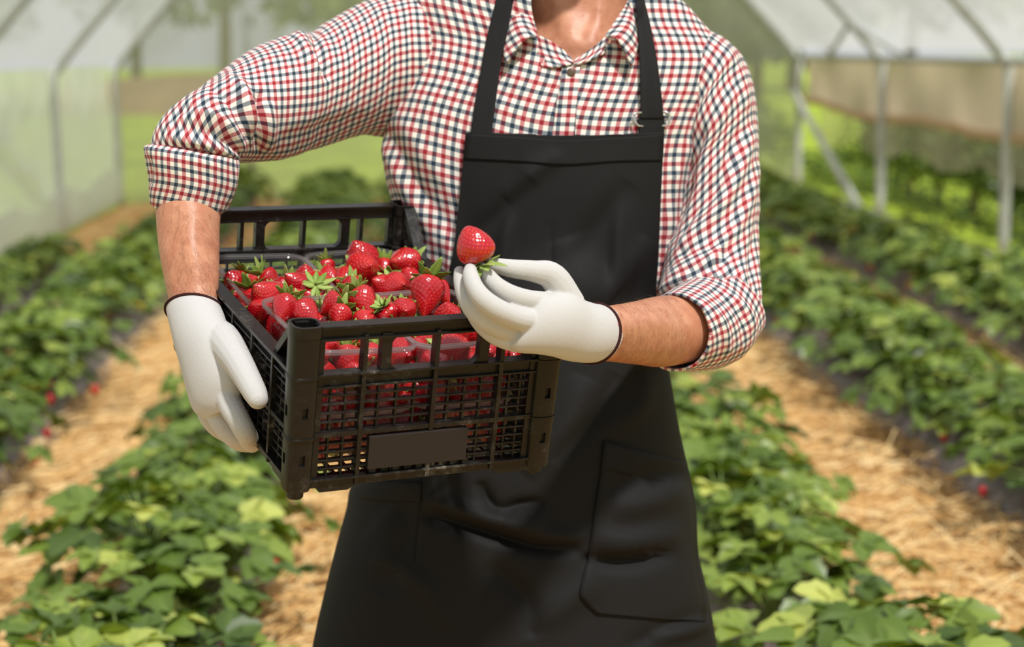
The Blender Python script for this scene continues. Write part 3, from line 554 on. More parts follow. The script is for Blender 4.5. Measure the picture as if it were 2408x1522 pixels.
hairs([(368,465),(520,505),(512,700),(400,735)],750,(.5,1),3)
hairs([(1462,700),(1590,690),(1650,850),(1452,862)],800,(-1,.35),4)
# ------------------------------------------------------------------ crate
CW,CD,CH,CB=.300,.445,.1944,.1352      # post to post, height, mid band
_Rc=np.array([[.89476854,-.43554297,.09844582],[-.05856468,-.33302979,-.94109582],[.44267306,.83629749,-.32349201]])
_tc=np.array([-.80868411,.60846973,6.34746399])*.3
def cam2w(v): return RT*v[0]-UP*v[1]+FW*v[2]
CM=Matrix.Identity(4)
_org=CAMP+cam2w(_tc)
for k in range(3):
    a=cam2w(_Rc[:,k])
    for i in range(3): CM[i][k]=a[i]
for i in range(3): CM[i][3]=_org[i]
CMn=np.array(CM)
def cl2w(p): return CMn[:3,:3]@np.array(p,float)+CMn[:3,3]
def w2cl(p): return CMn[:3,:3].T@(np.array(p,float)-CMn[:3,3])
def cray(x,y,axis,val):
    """local point of the crate where the line of sight through (x,y) meets local plane axis=val"""
    o=w2cl(CAMP); d=w2cl(W(x,y,1.))-o; t=(val-o[axis])/d[axis]; return o+d*t
crate=empty('crate'); crate.matrix_world=CM
tag(crate,'black plastic harvest crate full of strawberries held at the man\'s hip','crate')
def cpart(mb,name,w=.0008,m='crate',par=None):
    o=mb.build(name,MT[m],par or crate,smooth=False)
    if w: bevel(o,w,2)
    return o
R0=.0165
def post(cx,cy,sx,sy):
    """rounded corner column, open at the top, with two slots; sx,sy point outwards"""
    b=MB(); H=CH
    def prof(r,n=20,q=3.2):
        out=[]
        for k in range(n):
            a=2*math.pi*k/n; c,s_=math.cos(a),math.sin(a); out.append((cx+r*abs(c)**(2/q)*(1 if c>0 else -1),cy+r*abs(s_)**(2/q)*(1 if s_>0 else -1)))
        return out
    lv=[(-.002,R0*.86),(.002,R0*.93),(.03,R0*.95),(.0605,R0*.97),(.061,R0*1.05),(.0635,R0*1.05),(.064,R0*.96),(.10,R0*.99),(.132,R0*1.0),(.1325,R0*1.06),(.1355,R0*1.06),(.136,R0*1.0),(.181,R0*1.02),(.1815,R0*1.08),(.1945,R0*1.08),(.1945,R0*.88),(.150,R0*.84)]
    n=20; v=[];f=[]
    for z,r in lv: v+=[(x,y,z) for x,y in prof(r)]
    for i in range(len(lv)-1):
        for k in range(n): f.append((i*n+k,i*n+(k+1)%n,(i+1)*n+(k+1)%n,(i+1)*n+k))
    f.append(tuple(range(n))[::-1]); f.append(tuple((len(lv)-1)*n+k for k in range(n)))
    b.add(v,f); o=b.build('corner_post',MT['crate'],crate,smooth=True)
    # two oblong slots through the outward faces
    cut=MB()
    for z in (.037,.094):
        for ax,s_ in ((1,sy),(0,sx)):
            c=[cx,cy]; c[ax]+=s_*R0*.95; t=.0035
            lo=[c[0]-t,c[1]-t,z-.0065]; hi=[c[0]+t,c[1]+t,z+.0065]
            lo[ax]=c[ax]-.011; hi[ax]=c[ax]+.004; cut.box(lo,hi)
    co=cut.build('cut'); co.parent=crate; md=o.modifiers.new('b','BOOLEAN'); md.operation='DIFFERENCE'; md.object=co; md.solver='EXACT'
    bpy.context.view_layer.update(); dg=bpy.context.evaluated_depsgraph_get(); me=bpy.data.meshes.new_from_object(o.evaluated_get(dg)); o.modifiers.clear(); o.data=me; me.name='corner_post'
    cm=co.data; bpy.data.objects.remove(co); bpy.data.meshes.remove(cm)
    es=o.modifiers.new('e','EDGE_SPLIT'); es.split_angle=math.radians(35)
    pg=MB(); pg.tube([(cx,cy,-.013),(cx,cy,-.011),(cx,cy,.001)],[R0*.5,R0*.58,R0*.6],14); cpart(pg,'foot',0)
for cx,cy,sx,sy in ((0,0,-1,-1),(CW,0,1,-1),(0,CD,-1,1),(CW,CD,1,1)): post(cx,cy,sx,sy)
def end_panel(y0,out,name):
    """short end with windows above and mesh below; out=-1 faces the camera"""
    b=MB(); a,c=R0*.8,CW-R0*.8
    def bx(x0,x1,z0,z1,t0=.004,t1=.004): b.box((x0,y0-t1 if out<0 else y0-t0,z0),(x1,y0+t0 if out<0 else y0+t1,z1))
    bx(a,c,.1755,.190,.003,.006); bx(a,c,.189,.1925,.006,.012)                 # top rail and its lip
    bx(a,c,.1748,.1775,.004,.011)
    bx(a,c,.119,.136,.003,.005); bx(a,c,.1335,.1365,.005,.012); bx(a,c,.1185,.121,.004,.0095)
    bx(a,c,.0605,.066,.004,.0095); bx(a,c,-.001,.010,.005,.008); bx(a,c,.008,.0105,.006,.0115)
    for t in (.23,.52,.795):
        x=CW*t; bx(x-.0026,x+.0026,0,.180,.003,.0105)
    for t,wd in ((.315,.0062),(.718,.0062)):
        x=CW*t; bx(x-wd,x+wd,.13,.180,.003,.0085)
        s_=1 if t<.5 else -1                                                  # rounded window corners
        for zc,zs in ((.1365,1),(.175,-1)):
            poly=[(x+s_*wd*.9,zc-.001*zs),(x+s_*(wd+.010),zc-.001*zs)]+[(x+s_*(wd+.010-.010*math.sin(q)),zc+zs*(.010-.010*math.cos(q))) for q in (.3,.6,.9,1.2,1.5)]
            b.prism(poly,y0-.008 if out<0 else y0-.003,y0+.003 if out<0 else y0+.008,1)
    # wings against the posts
    bx(R0*.7,R0*1.35,0,.180,.003,.007); bx(CW-R0*1.35,CW-R0*.7,0,.180,.003,.007)
    # mesh
    segs=[(R0,.23*CW,2),(.23*CW,.52*CW,3),(.52*CW,.795*CW,3),(.795*CW,CW-R0,2)]
    for s0,s1,n in segs:
        for k in range(n):
            x=s0+(s1-s0)*(k+1)/(n+1)
            bx(x-.0014,x+.0014,.008,.12,.002,.004)
    for k in range(4):
        z=.066+(.119-.066)*(k+1)/5; bx(a,c,z-.0011,z+.0011,.002,.0055)
        z=.010+(.0605-.010)*(k+1)/5; bx(a,c,z-.0011,z+.0011,.002,.0055)
    # wavy bosses along the foot of the panel
    for k in range(9):
        x=.085+.0145*k; bx(x,x+.009,.010,.0175,.002,.0055)
    # skids under the rail
    for x0,x1 in ((.02,.06),(.24,.28)):
        b.prism([(x0,0),(x1+.012,0),(x1,-.007),(x0+.006,-.007)],y0-.008,y0+.006,1)
    return cpart(b,name,.0006)
fp=end_panel(0,-1,'front_panel'); end_panel(CD,1,'rear_panel')
pl=MB(); pl.box((.268*CW,-.0122,.0175),(.676*CW,-.0035,.0575)); o=cpart(pl,'blank_plate',.0006,'plate',fp); o['label']='plain dark rectangular plate'
def side_panel(x0,out):
    b=MB(); a,c=R0*.8,CD-R0*.8
    def bx(y0,y1,z0,z1,t0=.004,t1=.004): b.box((x0-(t1 if out<0 else t0),y0,z0),(x0+(t0 if out<0 else t1),y1,z1))
    lo,hi=R0+.060,CD-R0-.060
    bx(a,c,.120,.1335,.003,.005); bx(a,c,.1315,.1362,.005,.012); bx(a,c,.119,.1215,.003,.009)
    bx(a,c,.0605,.066,.004,.0095); bx(a,c,-.001,.010,.005,.008); bx(a,c,.008,.0105,.006,.0115)
    for s_,e in ((1,0),(-1,CD)):
        y=lambda t: e+s_*t
        b.prism([(y(R0*.6),.1925),(y(R0*1.3),.1925),(y(R0+.060),.1362),(y(R0+.048),.1362),(y(R0*1.15),.180),(y(R0*.6),.180)],x0-.008,x0+.008,0)   # gusset
        b.prism([(y(R0*.7),.15),(y(R0*1.2),.15),(y(R0*1.2),.19),(y(R0*.7),.19)],x0-.006,x0+.004,0)
        b.prism([(y(R0*.9),.1362),(y(R0*.9+.012),.1362),(y(R0*.9),.155)],x0-.004,x0+.003,0)
        yy=y(R0*1.0); bx(min(yy,yy+s_*.006),max(yy,yy+s_*.006),0,.13,.003,.007)
    ribs=[lo-.004+(hi-lo+.008)*k/4 for k in range(5)]
    for y in ribs: bx(y-.0026,y+.0026,0,.132,.003,.0105)
    ed=[R0]+ribs+[CD-R0]
    for s0,s1 in zip(ed[:-1],ed[1:]):
        n=3 if s1-s0>.07 else 2
        for k in range(n):
            y=s0+(s1-s0)*(k+1)/(n+1); bx(y-.0014,y+.0014,.008,.12,.002,.004)
    for k in range(4):
        z=.066+(.119-.066)*(k+1)/5; bx(a,c,z-.0011,z+.0011,.002,.0055)
        z=.010+(.0605-.010)*(k+1)/5; bx(a,c,z-.0011,z+.0011,.002,.0055)
    for y0_,y1_ in ((.02,.06),(.41,.45)): b.prism([(y0_,0),(y1_+.012,0),(y1_,-.007),(y0_+.006,-.007)],x0-.006,x0+.006,0)
    return cpart(b,'side_panel',.0006)
side_panel(0,-1); side_panel(CW,1)
b=MB()
for k in range(15):
    x=.012+(CW-.024)*k/14; b.box((x-.002,.004,.001),(x+.002,CD-.004,.005))
for k in range(22):
    y=.012+(CD-.024)*k/21; b.box((.004,y-.002,.0012),(CW-.004,y+.002,.0052))
cpart(b,'base_grid',0)

# ------------------------------------------------------------------ punnets
def rrect(cx,cy,hx,hy,r,n=6):
    out=[]
    for qx,qy,a0 in ((1,1,0),(-1,1,90),(-1,-1,180),(1,-1,270)):
        for k in range(n+1):
            a=math.radians(a0+90*k/n); out.append((cx+qx*(hx-r)+r*math.cos(a),cy+qy*(hy-r)+r*math.sin(a)))
    return out
def punnet_mesh():
    lv=[(a,b_-.0018,c_,d_) for a,b_,c_,d_ in ((.0,.053,.088,.016),(.002,.0555,.0905,.018),(.052,.0585,.0955,.021),(.0535,.0605,.0975,.021),(.064,.0610,.098,.021),(.0645,.0655,.1025,.024),(.0635,.0668,.104,.025),(.0605,.0668,.104,.025))]
    b=MB(); v=[];f=[]
    for z,hx,hy,r in lv: v+=[(x,y,z) for x,y in rrect(0,0,hx,hy,r)]
    n=28
    for i in range(len(lv)-1):
        for k in range(n): f.append((i*n+k,i*n+(k+1)%n,(i+1)*n+(k+1)%n,(i+1)*n+k))
    f.append(tuple(range(n))[::-1]); b.add(v,f); return b
pm=punnet_mesh(); pr=MB()
for z,r,t in ((.0645,.0,.0019),(.061,.0,.0012)):
    P=[(x,y,z) for x,y in rrect(0,0,.0644,.1035,.025)]; pr.tube(P,t,6,closed=True)
PX=(.0845,.2155); PY=(.122,.332); PZ=(.0105,.0815)
punnets={}
first=None
lab={(0,0,1):'clear plastic punnet on top, nearest the crate\'s left front corner post',(1,0,1):'clear plastic punnet on top, nearest the raised gloved hand',(0,1,1):'clear plastic punnet on top, at the crate\'s rear beside the bare forearm',(1,1,1):'clear plastic punnet on top, at the crate\'s rear beside the checked shirt',
     (0,0,0):'clear lower punnet behind the front mesh, beside the left front corner post',(1,0,0):'clear lower punnet behind the front mesh, beside the right front corner post',(0,1,0):'clear lower punnet at the rear, behind the gripping glove',(1,1,0):'clear lower punnet at the rear, on the apron side of the crate'}
for kz in (1,0):
    for ky in (0,1):
        for kx in (0,1):
            if first is None:
                o=pm.build('punnet',MT['clear']); rm=pr.build('punnet_rim',MT['rim'],o); first=(o,rm)
            else:
                o=first[0].copy(); COL.objects.link(o); rm=first[1].copy(); COL.objects.link(rm); rm.parent=o
            tilt=Matrix.Rotation(math.radians((-2.0,1.5)[ky] if kz else 0),4,'X')@Matrix.Rotation(math.radians((1.5,-1.5)[kx] if kz else 0),4,'Y')
            o.matrix_world=CM@Matrix.Translation((PX[kx],PY[ky],PZ[kz]-(.017 if ky and kz else 0)))@tilt
            tag(o,lab[(kx,ky,kz)],'punnet','clear punnets stacked in the crate'); punnets[(kx,ky,kz)]=o

# ------------------------------------------------------------------ strawberries
def berry_mesh(seed, L, R, lobed, shoulder, blunt=.72):
    rnd=random.Random(seed); b=MB(); nu,nv=84,60; v=[];c=[]
    ph=[rnd.uniform(0,6.28) for _ in range(4)]
    def rad(t,a):
        base=math.sin(math.pi*min(1,t)**shoulder)**blunt*(1-.10*t)
        base*=1+lobed*.10*math.cos(2*a+ph[0])*(1-t)+.03*math.cos(3*a+ph[1])+.02*math.sin(5*a+ph[2]+4*t)
        return R*base*1.04
    def pos(t,a): 
        z=L*(t-.05*math.sin(math.pi*t)); r=rad(t,a)
        dip=-.10*L*math.exp(-(r/(R*.45))**2)*(1 if t<.3 else 0)
        return np.array([r*math.cos(a)+lobed*.06*R*t,r*math.sin(a),z-dip*1.0])
    # achenes on a spiral
    S_=[]; n=int(190*(L/.045)*(R/.021))
    for k in range(n):
        t=.07+.90*(k+.5)/n; t=.05+.93*t; a=k*2.399963+ph[3]; S_.append((t,a))
    SP=np.array([pos(t,a) for t,a in S_])
    ts=[.5-.5*math.cos(math.pi*(i/(nv))) for i in range(nv+1)]
    G=[]
    for i,t in enumerate(ts):
        for k in range(nu): G.append(pos(max(1e-4,min(t,1-1e-4)),2*math.pi*k/nu))
    G=np.array(G); cen=np.array([0,0,L*.45]); nr=G-cen; nr/=np.linalg.norm(nr,axis=1)[:,None]
    D=np.empty(len(G)); 
    for s0 in range(0,len(G),600): D[s0:s0+600]=np.sqrt(((G[s0:s0+600,None,:]-SP[None])**2).sum(2).min(1))
    sp=R*.155
    h=-.0011*np.exp(-(D/(sp*.62))**2)+.0006*np.exp(-(D/(sp*.2))**2)
    seed_m=np.exp(-(D/(sp*.26))**4)
    G2=G+nr*h[:,None]
    pale=np.array([noise.noise(Vector(p*60+Vector((seed*3.1,0,0)) if False else Vector(p*60)+Vector((seed*3.1,0,0)))) for p in G])
    zt=G[:,2]/L; tint=.26+.12*pale+.20*np.clip(.16-zt,0,1)/.16
    tint=tint*(1-seed_m)+.80*seed_m
    F=[]
    for i in range(nv):
        for k in range(nu): F.append((i*nu+k,i*nu+(k+1)%nu,(i+1)*nu+(k+1)%nu,(i+1)*nu+k))
    b.add(G2,F,c=[(float(x),float(x),float(x),1) for x in tint]); return b
def calyx_mesh(seed, R):
    rnd=random.Random(100+seed); b=MB(); n=rnd.choice((9,10,11,12))
    for k in range(n):
        a=2*math.pi*k/n+rnd.uniform(-.15,.15); Ls=R*rnd.uniform(.8,1.25); wd=R*rnd.uniform(.2,.29); el=rnd.uniform(-.25,.75); curl=rnd.uniform(-.4,.9); v=[];c=[]
        tv=rnd.uniform(.25,.8)
        for i in range(7):
            t=i/6; r=.12*R+Ls*t; z=-(.04*R)-Ls*(math.sin(el)*t+curl*.4*t*t); wv=wd*(math.sin(math.pi*(.12+.88*t))**.8)*(1-.15*t)+.0002
            for s_ in (-1,-.5,0,.5,1):
                jag=1+(.16 if i%2 else -.06)*(abs(s_)==1)*(0<i<6)
                x=r*math.cos(a)-s_*wv*jag*math.sin(a); y=r*math.sin(a)+s_*wv*jag*math.cos(a); v.append((x,y,z+.12*R*abs(s_)**1.5*(1-t)-.05*R)); c.append((tv+.15*(abs(s_)==0),)*3+(1,))
        f=[(i*5+j,i*5+j+1,(i+1)*5+j+1,(i+1)*5+j) for i in range(6) for j in range(4)]
        b.add(v,f,c=c)
    st=rnd.uniform(.3,1.0)*R; ax=rnd.uniform(-.5,.5)*R
    b.tube([(0,0,0),(ax*.3,0,-st*.5),(ax,ax*.4,-st)],[R*.07,R*.055,R*.05],6,c=(.6,.6,.6,1)); return b
KINDS=[]
for i,(L,R,lo,sh,*bl) in enumerate(((.046,.0205,.4,.62),(.040,.0205,.8,.66),(.052,.0200,.2,.58),(.037,.0185,.3,.74),(.042,.0235,1.3,.60),(.043,.0222,.7,.60),(.047,.0222,.5,.86,.52))):
    KINDS.append((berry_mesh(i,L,R,lo,sh,*bl),calyx_mesh(i,R),L,R))
_kobj={}
def berry(kind, pos, tipdir, size, roll, label, group, withcalyx=True, shade=None):
    """pos = centre of the fruit; tipdir points from calyx to tip (world)"""
    bm_,cm_,L,R=KINDS[kind]
    if kind not in _kobj:
        o=bm_.build('strawberry',MT['berry']); c=cm_.build('calyx',MT['calyx'],o); solid(c,.0005); _kobj[kind]=(o,c)
    else:
        a,ac=_kobj[kind]; o=a.copy(); COL.objects.link(o); c=ac.copy(); COL.objects.link(c); c.parent=o
    z=Vector(tipdir).normalized(); k=size/(2*R)
    q=z.to_track_quat('Z','Y').to_matrix().to_4x4()
    o.matrix_world=Matrix.Translation(Vector(pos)-z*(L*.47*k))@q@Matrix.Rotation(roll,4,'Z')@Matrix.Scale(k,4)
    tag(o,label,'strawberry',group); return o
def vdir(dx,dy,toward): return RT*dx-UP*dy-FW*toward    # picture right, picture down, towards the viewer
# the berry between the fingertips
berry(6,W(1116,579,1.893),vdir(-.40,-.9,.16),.0428,.6,'large ripe strawberry held up between white gloved fingertips',None)
def heapz(y): return float(np.interp(y,[.08,.30],[.152,.128]))
TOPG='strawberries heaped on top of the crate'
# (x, y, height, width px, kind, tip dx, dy, toward, label)
TOP=[(550,662,.166,60,3,-.3,-.6,.6,'glossy strawberry in the rear corner nearest the bare forearm, behind a speckled one'),
(588,664,.160,48,0,.6,-.3,.5,'small orange-red strawberry half hidden behind the rear corner berries'),
(556,690,.166,60,3,-.5,.3,.8,'speckled round strawberry beside the forearm, in front of the rear corner berry'),
(618,688,.172,76,4,-.4,-.5,.7,'big bright red strawberry right of the speckled berry by the forearm'),
(655,692,.164,58,1,.7,.1,.6,'plump strawberry tucked against the big bright red one by the forearm'),
(692,701,.160,58,0,.6,-.4,.5,'strawberry in the left rear punnet lying against the clear rim curve'),
(614,726,.164,60,1,.2,-.3,.9,'strawberry above the left side rail, shining on its upper face'),
(603,752,.160,58,0,-.4,-.4,.8,'speckled strawberry lowest along the left side rail, green leaves under it'),
(666,730,.170,62,2,-.2,.7,.5,'dark red strawberry with its leaf crown up, behind the front corner gusset'),
(722,738,.164,66,0,.7,.5,.5,'speckled strawberry right behind the open top of the corner post'),
(694,664,.164,60,0,-.5,-.5,.6,'strawberry left of the wide pale green leaf crown'),
(733,690,.160,64,4,-.3,.5,-.5,'strawberry showing its wide pale green leaf crown to the viewer'),
(752,664,.168,58,2,.7,-.2,.6,'strawberry right of the wide pale green leaf crown'),
(718,645,.162,50,3,.1,-.7,.4,'strawberry at the rear of the heap, under the rear panel\'s middle bar'),
(776,652,.158,52,1,.5,.1,.6,'shaded strawberry just left of the double berry pile at the rear'),
(848,602,.184,82,3,-.3,-.7,.5,'topmost strawberry of the heap, nearest the rear panel'),
(858,632,.182,82,1,.4,-.1,.8,'large strawberry with pale leaves under its left side, below the topmost one'),
(812,656,.164,60,3,-.5,.2,.7,'dark strawberry under the pale leaves of the topmost pair'),
(832,680,.160,56,0,.2,.4,.8,'strawberry wedged below the topmost pair, above the long front berry'),
(944,618,.172,78,4,-.5,.0,.6,'heart-shaped orange strawberry in the rear corner beside the shirt'),
(893,668,.166,52,1,-.5,-.3,.7,'strawberry left of the flat wide one behind the clear front rim'),
(936,671,.166,72,4,.5,-.1,.8,'flat wide strawberry resting behind the clear front rim'),
(818,688,.162,52,1,-.3,-.2,.9,'small strawberry left of the long berry in the front punnet'),
(858,716,.172,68,2,.45,.7,.45,'long strawberry in mid heap pointing toward the front rail'),
(783,722,.166,70,4,-.6,.4,.2,'strawberry wearing a big spiky pale leaf crown, mid heap'),
(799,744,.158,56,3,-.1,.6,.7,'strawberry peeking over the front rail below the spiky leaf crown'),
(857,752,.154,48,1,.2,.3,.9,'strawberry just showing above the front rail, left of the leafy one'),
(912,742,.156,54,0,.3,.5,-.4,'strawberry behind the front rail showing a leaf crown'),
(951,729,.164,58,3,.2,.1,.95,'smooth round strawberry behind the front rail, free of leaves'),
(1003,698,.176,80,2,-.1,.85,.45,'large strawberry hanging tip down beside the gloved fingers, leaf crown up'),
(1037,690,.166,54,0,.5,.6,.3,'strawberry half hidden right of the large tip-down berry'),
(1053,738,.160,66,3,-.1,-.6,.6,'round strawberry above the front rail next to the gloved fingers'),
(770,632,.156,40,0,.2,.7,.3,'small dim strawberry deep at the rear, left of the topmost pile'),
(905,635,.158,50,0,.1,.5,.6,'strawberry in shade between the topmost pair and the orange heart-shaped one'),
(965,655,.156,50,3,.4,.2,.8,'dim strawberry under the orange heart-shaped one')]
for i,(x,y,h,wp,kd,dx,dy,tw,lb) in enumerate(TOP):
    hh=.152+(h-.16)*.7
    for _ in range(12):
        yy=cray(x,y,2,hh)[1]; hh=.5*hh+.5*(heapz(yy)+(h-.16)*.7)
    while cray(x,y,2,hh)[0]<.031 and hh>.100: hh-=.002
    while cray(x,y,2,hh)[0]>CW-.030 or cray(x,y,2,hh)[1]>CD-.034: hh+=.002
    P=cl2w(cray(x,y,2,hh)); d=float(proj(P)[2]); berry(kd,P,vdir(dx,dy,tw),wp*d/FPX*1.04,i*1.7,lb,TOPG)
WIN=[(752,832,56,0,.1,.2,.9,'strawberry in the first front window, touching the left corner post'),(782,815,50,1,.4,-.3,.8,'strawberry at the back of the first front window'),(815,850,78,5,.2,.6,.4,'strawberry with upright leaf crown in the first front window'),
(872,834,50,0,-.3,.3,.9,'strawberry in the narrow front window left of the big one'),(945,832,78,5,.5,.1,.75,'large strawberry in the left half of the big front window'),(985,815,48,3,.3,-.2,.9,'dim strawberry behind plastic in the big front window'),(1010,846,52,0,.3,.2,.9,'strawberry behind the front window\'s middle bar'),
(1078,818,82,5,.55,-.15,.7,'large strawberry with leaf crown in the right half of the big front window'),(1045,848,46,1,-.2,.4,.8,'strawberry low in the right half of the big front window'),(1150,828,48,3,.2,.1,.95,'strawberry in the narrow front window under the raised glove'),(1205,836,54,1,.3,.2,.9,'strawberry in the last front window beside the right corner post')]
WG='strawberries behind the front windows'
for i,(x,y,wp,kd,dx,dy,tw,lb) in enumerate(WIN):
    P=cl2w(cray(x,y,1,.050+.004*(i%3))); d=float(proj(P)[2]); berry(kd,P,vdir(dx,dy,tw),wp*d/FPX,i*2.3+.5,lb,WG)
# lower layers, seen through the mesh of the front and left side
rnd=random.Random(5); k=0
cols=['beside the left post','left of the first rib','right of the first rib','left of the middle rib','right of the middle rib','left of the last rib','beside the right post']
for r,(z,nm) in enumerate(((.109,'right under the mid band'),(.088,'high in the upper mesh'),(.067,'beside the second band'),(.046,'level with the plate\'s top'),(.025,'level with the plate\'s foot'))):
    for c in range(7):
        x=.040+c*(CW-.080)/6+rnd.uniform(-.004,.004); y=.052+rnd.uniform(-.004,.008)+(.012 if z<.1 and z>.07 else 0)
        berry(rnd.choice((0,1,2,4,5)),cl2w((x,y,z+rnd.uniform(-.003,.003))),vdir(rnd.uniform(-1,1),rnd.uniform(-.3,1),rnd.uniform(-.1,.9)),rnd.uniform(.038,.043),rnd.uniform(0,6),'strawberry behind the front mesh %s, %s'%(nm,cols[c]),'strawberries behind the front mesh'); k+=1
sc_=['nearest the front post','by the first side rib','between the front side ribs','beside the gripping thumb','behind the gripping fingers']
for r,(z,nm) in enumerate(((.106,'under the left side rail'),(.060,'mid height'),(.026,'near the crate floor'))):
    for c in range(5):
        y=.098+c*.055+rnd.uniform(-.004,.004); x=.046+rnd.uniform(0,.006)
        berry(rnd.choice((0,1,2,4)),cl2w((x,y,z)),vdir(rnd.uniform(-1,.2),rnd.uniform(-.3,1),rnd.uniform(0,.8)),rnd.uniform(.035,.040),rnd.uniform(0,6),'strawberry behind the left side mesh, %s, %s'%(nm,sc_[c]),'strawberries behind the left side mesh')
for r,z in enumerate((.110,.085,.060,.035)):
    for c in range(6):
        berry(rnd.choice((0,1,2,4)),cl2w((.05+c*.04+rnd.uniform(-.004,.004),.092+rnd.uniform(-.004,.006),z)),vdir(rnd.uniform(-1,1),rnd.uniform(-.3,1),rnd.uniform(-.1,.9)),rnd.uniform(.036,.041),rnd.uniform(0,6),'strawberry in the second row back, glimpsed between the berries behind the front mesh','strawberries further back behind the front mesh')
for r,z in enumerate((.105,.075,.045,.022)):
    for c in range(6):
        berry(rnd.choice((0,1,2,4)),cl2w((.05+c*.04+rnd.uniform(-.004,.004),.136+rnd.uniform(-.004,.006),z)),vdir(rnd.uniform(-1,1),rnd.uniform(-.3,1),rnd.uniform(-.1,.9)),rnd.uniform(.037,.042),rnd.uniform(0,6),'strawberry in the second row back, glimpsed between the berries behind the front mesh','strawberries further back behind the front mesh')
# filling under the heap, glimpsed between the top berries
fl=['rear left','rear right','middle left','middle right','front left','front right']
q=0
for iy in range(8):
    for ix in range(5):
        y=.10+iy*.043+rnd.uniform(-.005,.005); x=.05+ix*.05+rnd.uniform(-.005,.005)
        berry(rnd.choice((0,1,3,5)),cl2w((x,y,heapz(y)-.026+rnd.uniform(-.006,.004))),vdir(rnd.uniform(-1,1),rnd.uniform(-.6,1),rnd.uniform(-.2,.9)),rnd.uniform(.036,.042),rnd.uniform(0,6),'strawberry glimpsed in the gaps under the heap\'s top berries','strawberries under the top of the heap')
# ------------------------------------------------------------------ the tunnel and the beds (row frame: Y runs along the beds)
TR=Matrix.Rotation(math.radians(3.6),4,'Z')
def T(x,y,z): 
    v=TR@Vector((x,y,z)); return np.array(v)
XL,XR,XM=-2.72,3.9,.55; EAVE=1.28; HY=(16.6,13.7,10.8,7.9,5.0); ORD=['first','second','third','fourth','fifth','sixth','seventh','eighth','ninth','tenth','eleventh','twelfth','thirteenth','fourteenth','fifteenth','sixteenth','seventeenth','eighteenth','nineteenth','twentieth']
ORD+=['twenty-'+o for o in ORD[:9]]+['thirtieth']+['thirty-'+o for o in ORD[:9]]+['fortieth']+['forty-'+o for o in ORD[:9]]
def straw_mat():
    m,nt,out=nodes('straw_ground'); b=N(nt,'ShaderNodeBsdfPrincipled',inp={'Roughness':.9,'Specular IOR Level':.15}); nt.links.new(b.outputs[0],out.inputs[0])
    tc=N(nt,'ShaderNodeTexCoord'); hs=[]
    for rz,sc in ((.4,(6,55,1)),(1.9,(7,60,1)),(2.8,(5,48,1))):
        mp=N(nt,'ShaderNodeMapping'); mp.inputs['Rotation'].default_value=(0,0,rz); mp.inputs['Scale'].default_value=sc; nt.links.new(tc.outputs['Object'],mp.inputs[0])
        n=N(nt,'ShaderNodeTexNoise',inp={'Scale':1.6,'Detail':3,'Distortion':.8}); nt.links.new(mp.outputs[0],n.inputs['Vector']); hs.append(n)
    a=N(nt,'ShaderNodeMath',operation='MAXIMUM'); nt.links.new(hs[0].outputs[0],a.inputs[0]); nt.links.new(hs[1].outputs[0],a.inputs[1])
    a2=N(nt,'ShaderNodeMath',operation='MAXIMUM'); nt.links.new(a.outputs[0],a2.inputs[0]); nt.links.new(hs[2].outputs[0],a2.inputs[1])
    r=ramp(nt,a2.outputs[0],[(.45,S((150,104,58))),(.56,S((202,156,96))),(.68,S((226,190,130))),(.8,S((240,214,164)))]); 
    n3=N(nt,'ShaderNodeTexNoise',inp={'Scale':1.1,'Detail':4}); nt.links.new(tc.outputs['Object'],n3.inputs['Vector'])
    mx=N(nt,'ShaderNodeMix',data_type='RGBA',blend_type='MULTIPLY',inp={0:.6}); nt.links.new(r.outputs[0],mx.inputs[6])
    r3=ramp(nt,n3.outputs[0],[(.35,(.72,.62,.52)),(.6,(1,1,1))]); nt.links.new(r3.outputs[0],mx.inputs[7]); nt.links.new(mx.outputs[2],b.inputs['Base Color'])
    bp=N(nt,'ShaderNodeBump',inp={'Strength':.8,'Distance':.02}); nt.links.new(a2.outputs[0],bp.inputs['Height']); nt.links.new(bp.outputs[0],b.inputs['Normal'])
    return m
MT['ground']=straw_mat()
MT['straw']=tinted('straw_stalk',[(0,S((196,150,92))),(.5,S((226,188,126))),(1,S((244,222,172)))],.7,.2)
MT['mulch']=mat('mulch_film',S((112,100,98)),.38,.5,bump=.5,bscale=14,var=.35,vscale=6)
MT['meadow']=mat('meadow_grass',S((158,178,62)),.9,.1,var=.3,vscale=.7)
MT['film_roof']=film('polythene_roof',(.84,.835,.825),.26,.05,.08)
MT['film_side']=film('polythene_side',(.95,.94,.915),.09,.04,.07)
MT['film_end']=film('polythene_end',(.60,.575,.47),.42,.03,.12)
MT['curtain']=film('rolled_side_curtain',S((222,202,172)),.03,.02,.02)
MT['skirt']=film('curtain_skirt',S((200,190,156)),.62,.02,.2)
MT['bark']=mat('bark',S((92,74,56)),.9,.1,var=.3)
MT['bank']=mat('brown_earth',S((148,122,92)),.95,.05,var=.3,vscale=.5)
def structure(o): o['kind']='structure'; return o
g=MB(); n=60; gv=[];gf=[]
xs=np.linspace(XL,XR,40); ys=np.linspace(-1.5,16.7,120)
for y in ys:
    for x in xs: gv.append(T(x,y,.018*noise.noise(Vector((x*2.1,y*2.1,0)))+.02*noise.noise(Vector((x*.7,y*.7,3)))-.02))
for i in range(len(ys)-1):
    for j in range(len(xs)-1): k=i*len(xs)+j; gf.append((k,k+1,k+len(xs)+1,k+len(xs)))
g.add(gv,gf); structure(g.build('floor',MT['ground']))
g=MB(); g.add([(-90,-12,-.07),(90,-12,-.07),(90,160,-.07),(-90,160,-.07)],[(0,1,2,3)]); structure(g.build('ground',MT['meadow']))
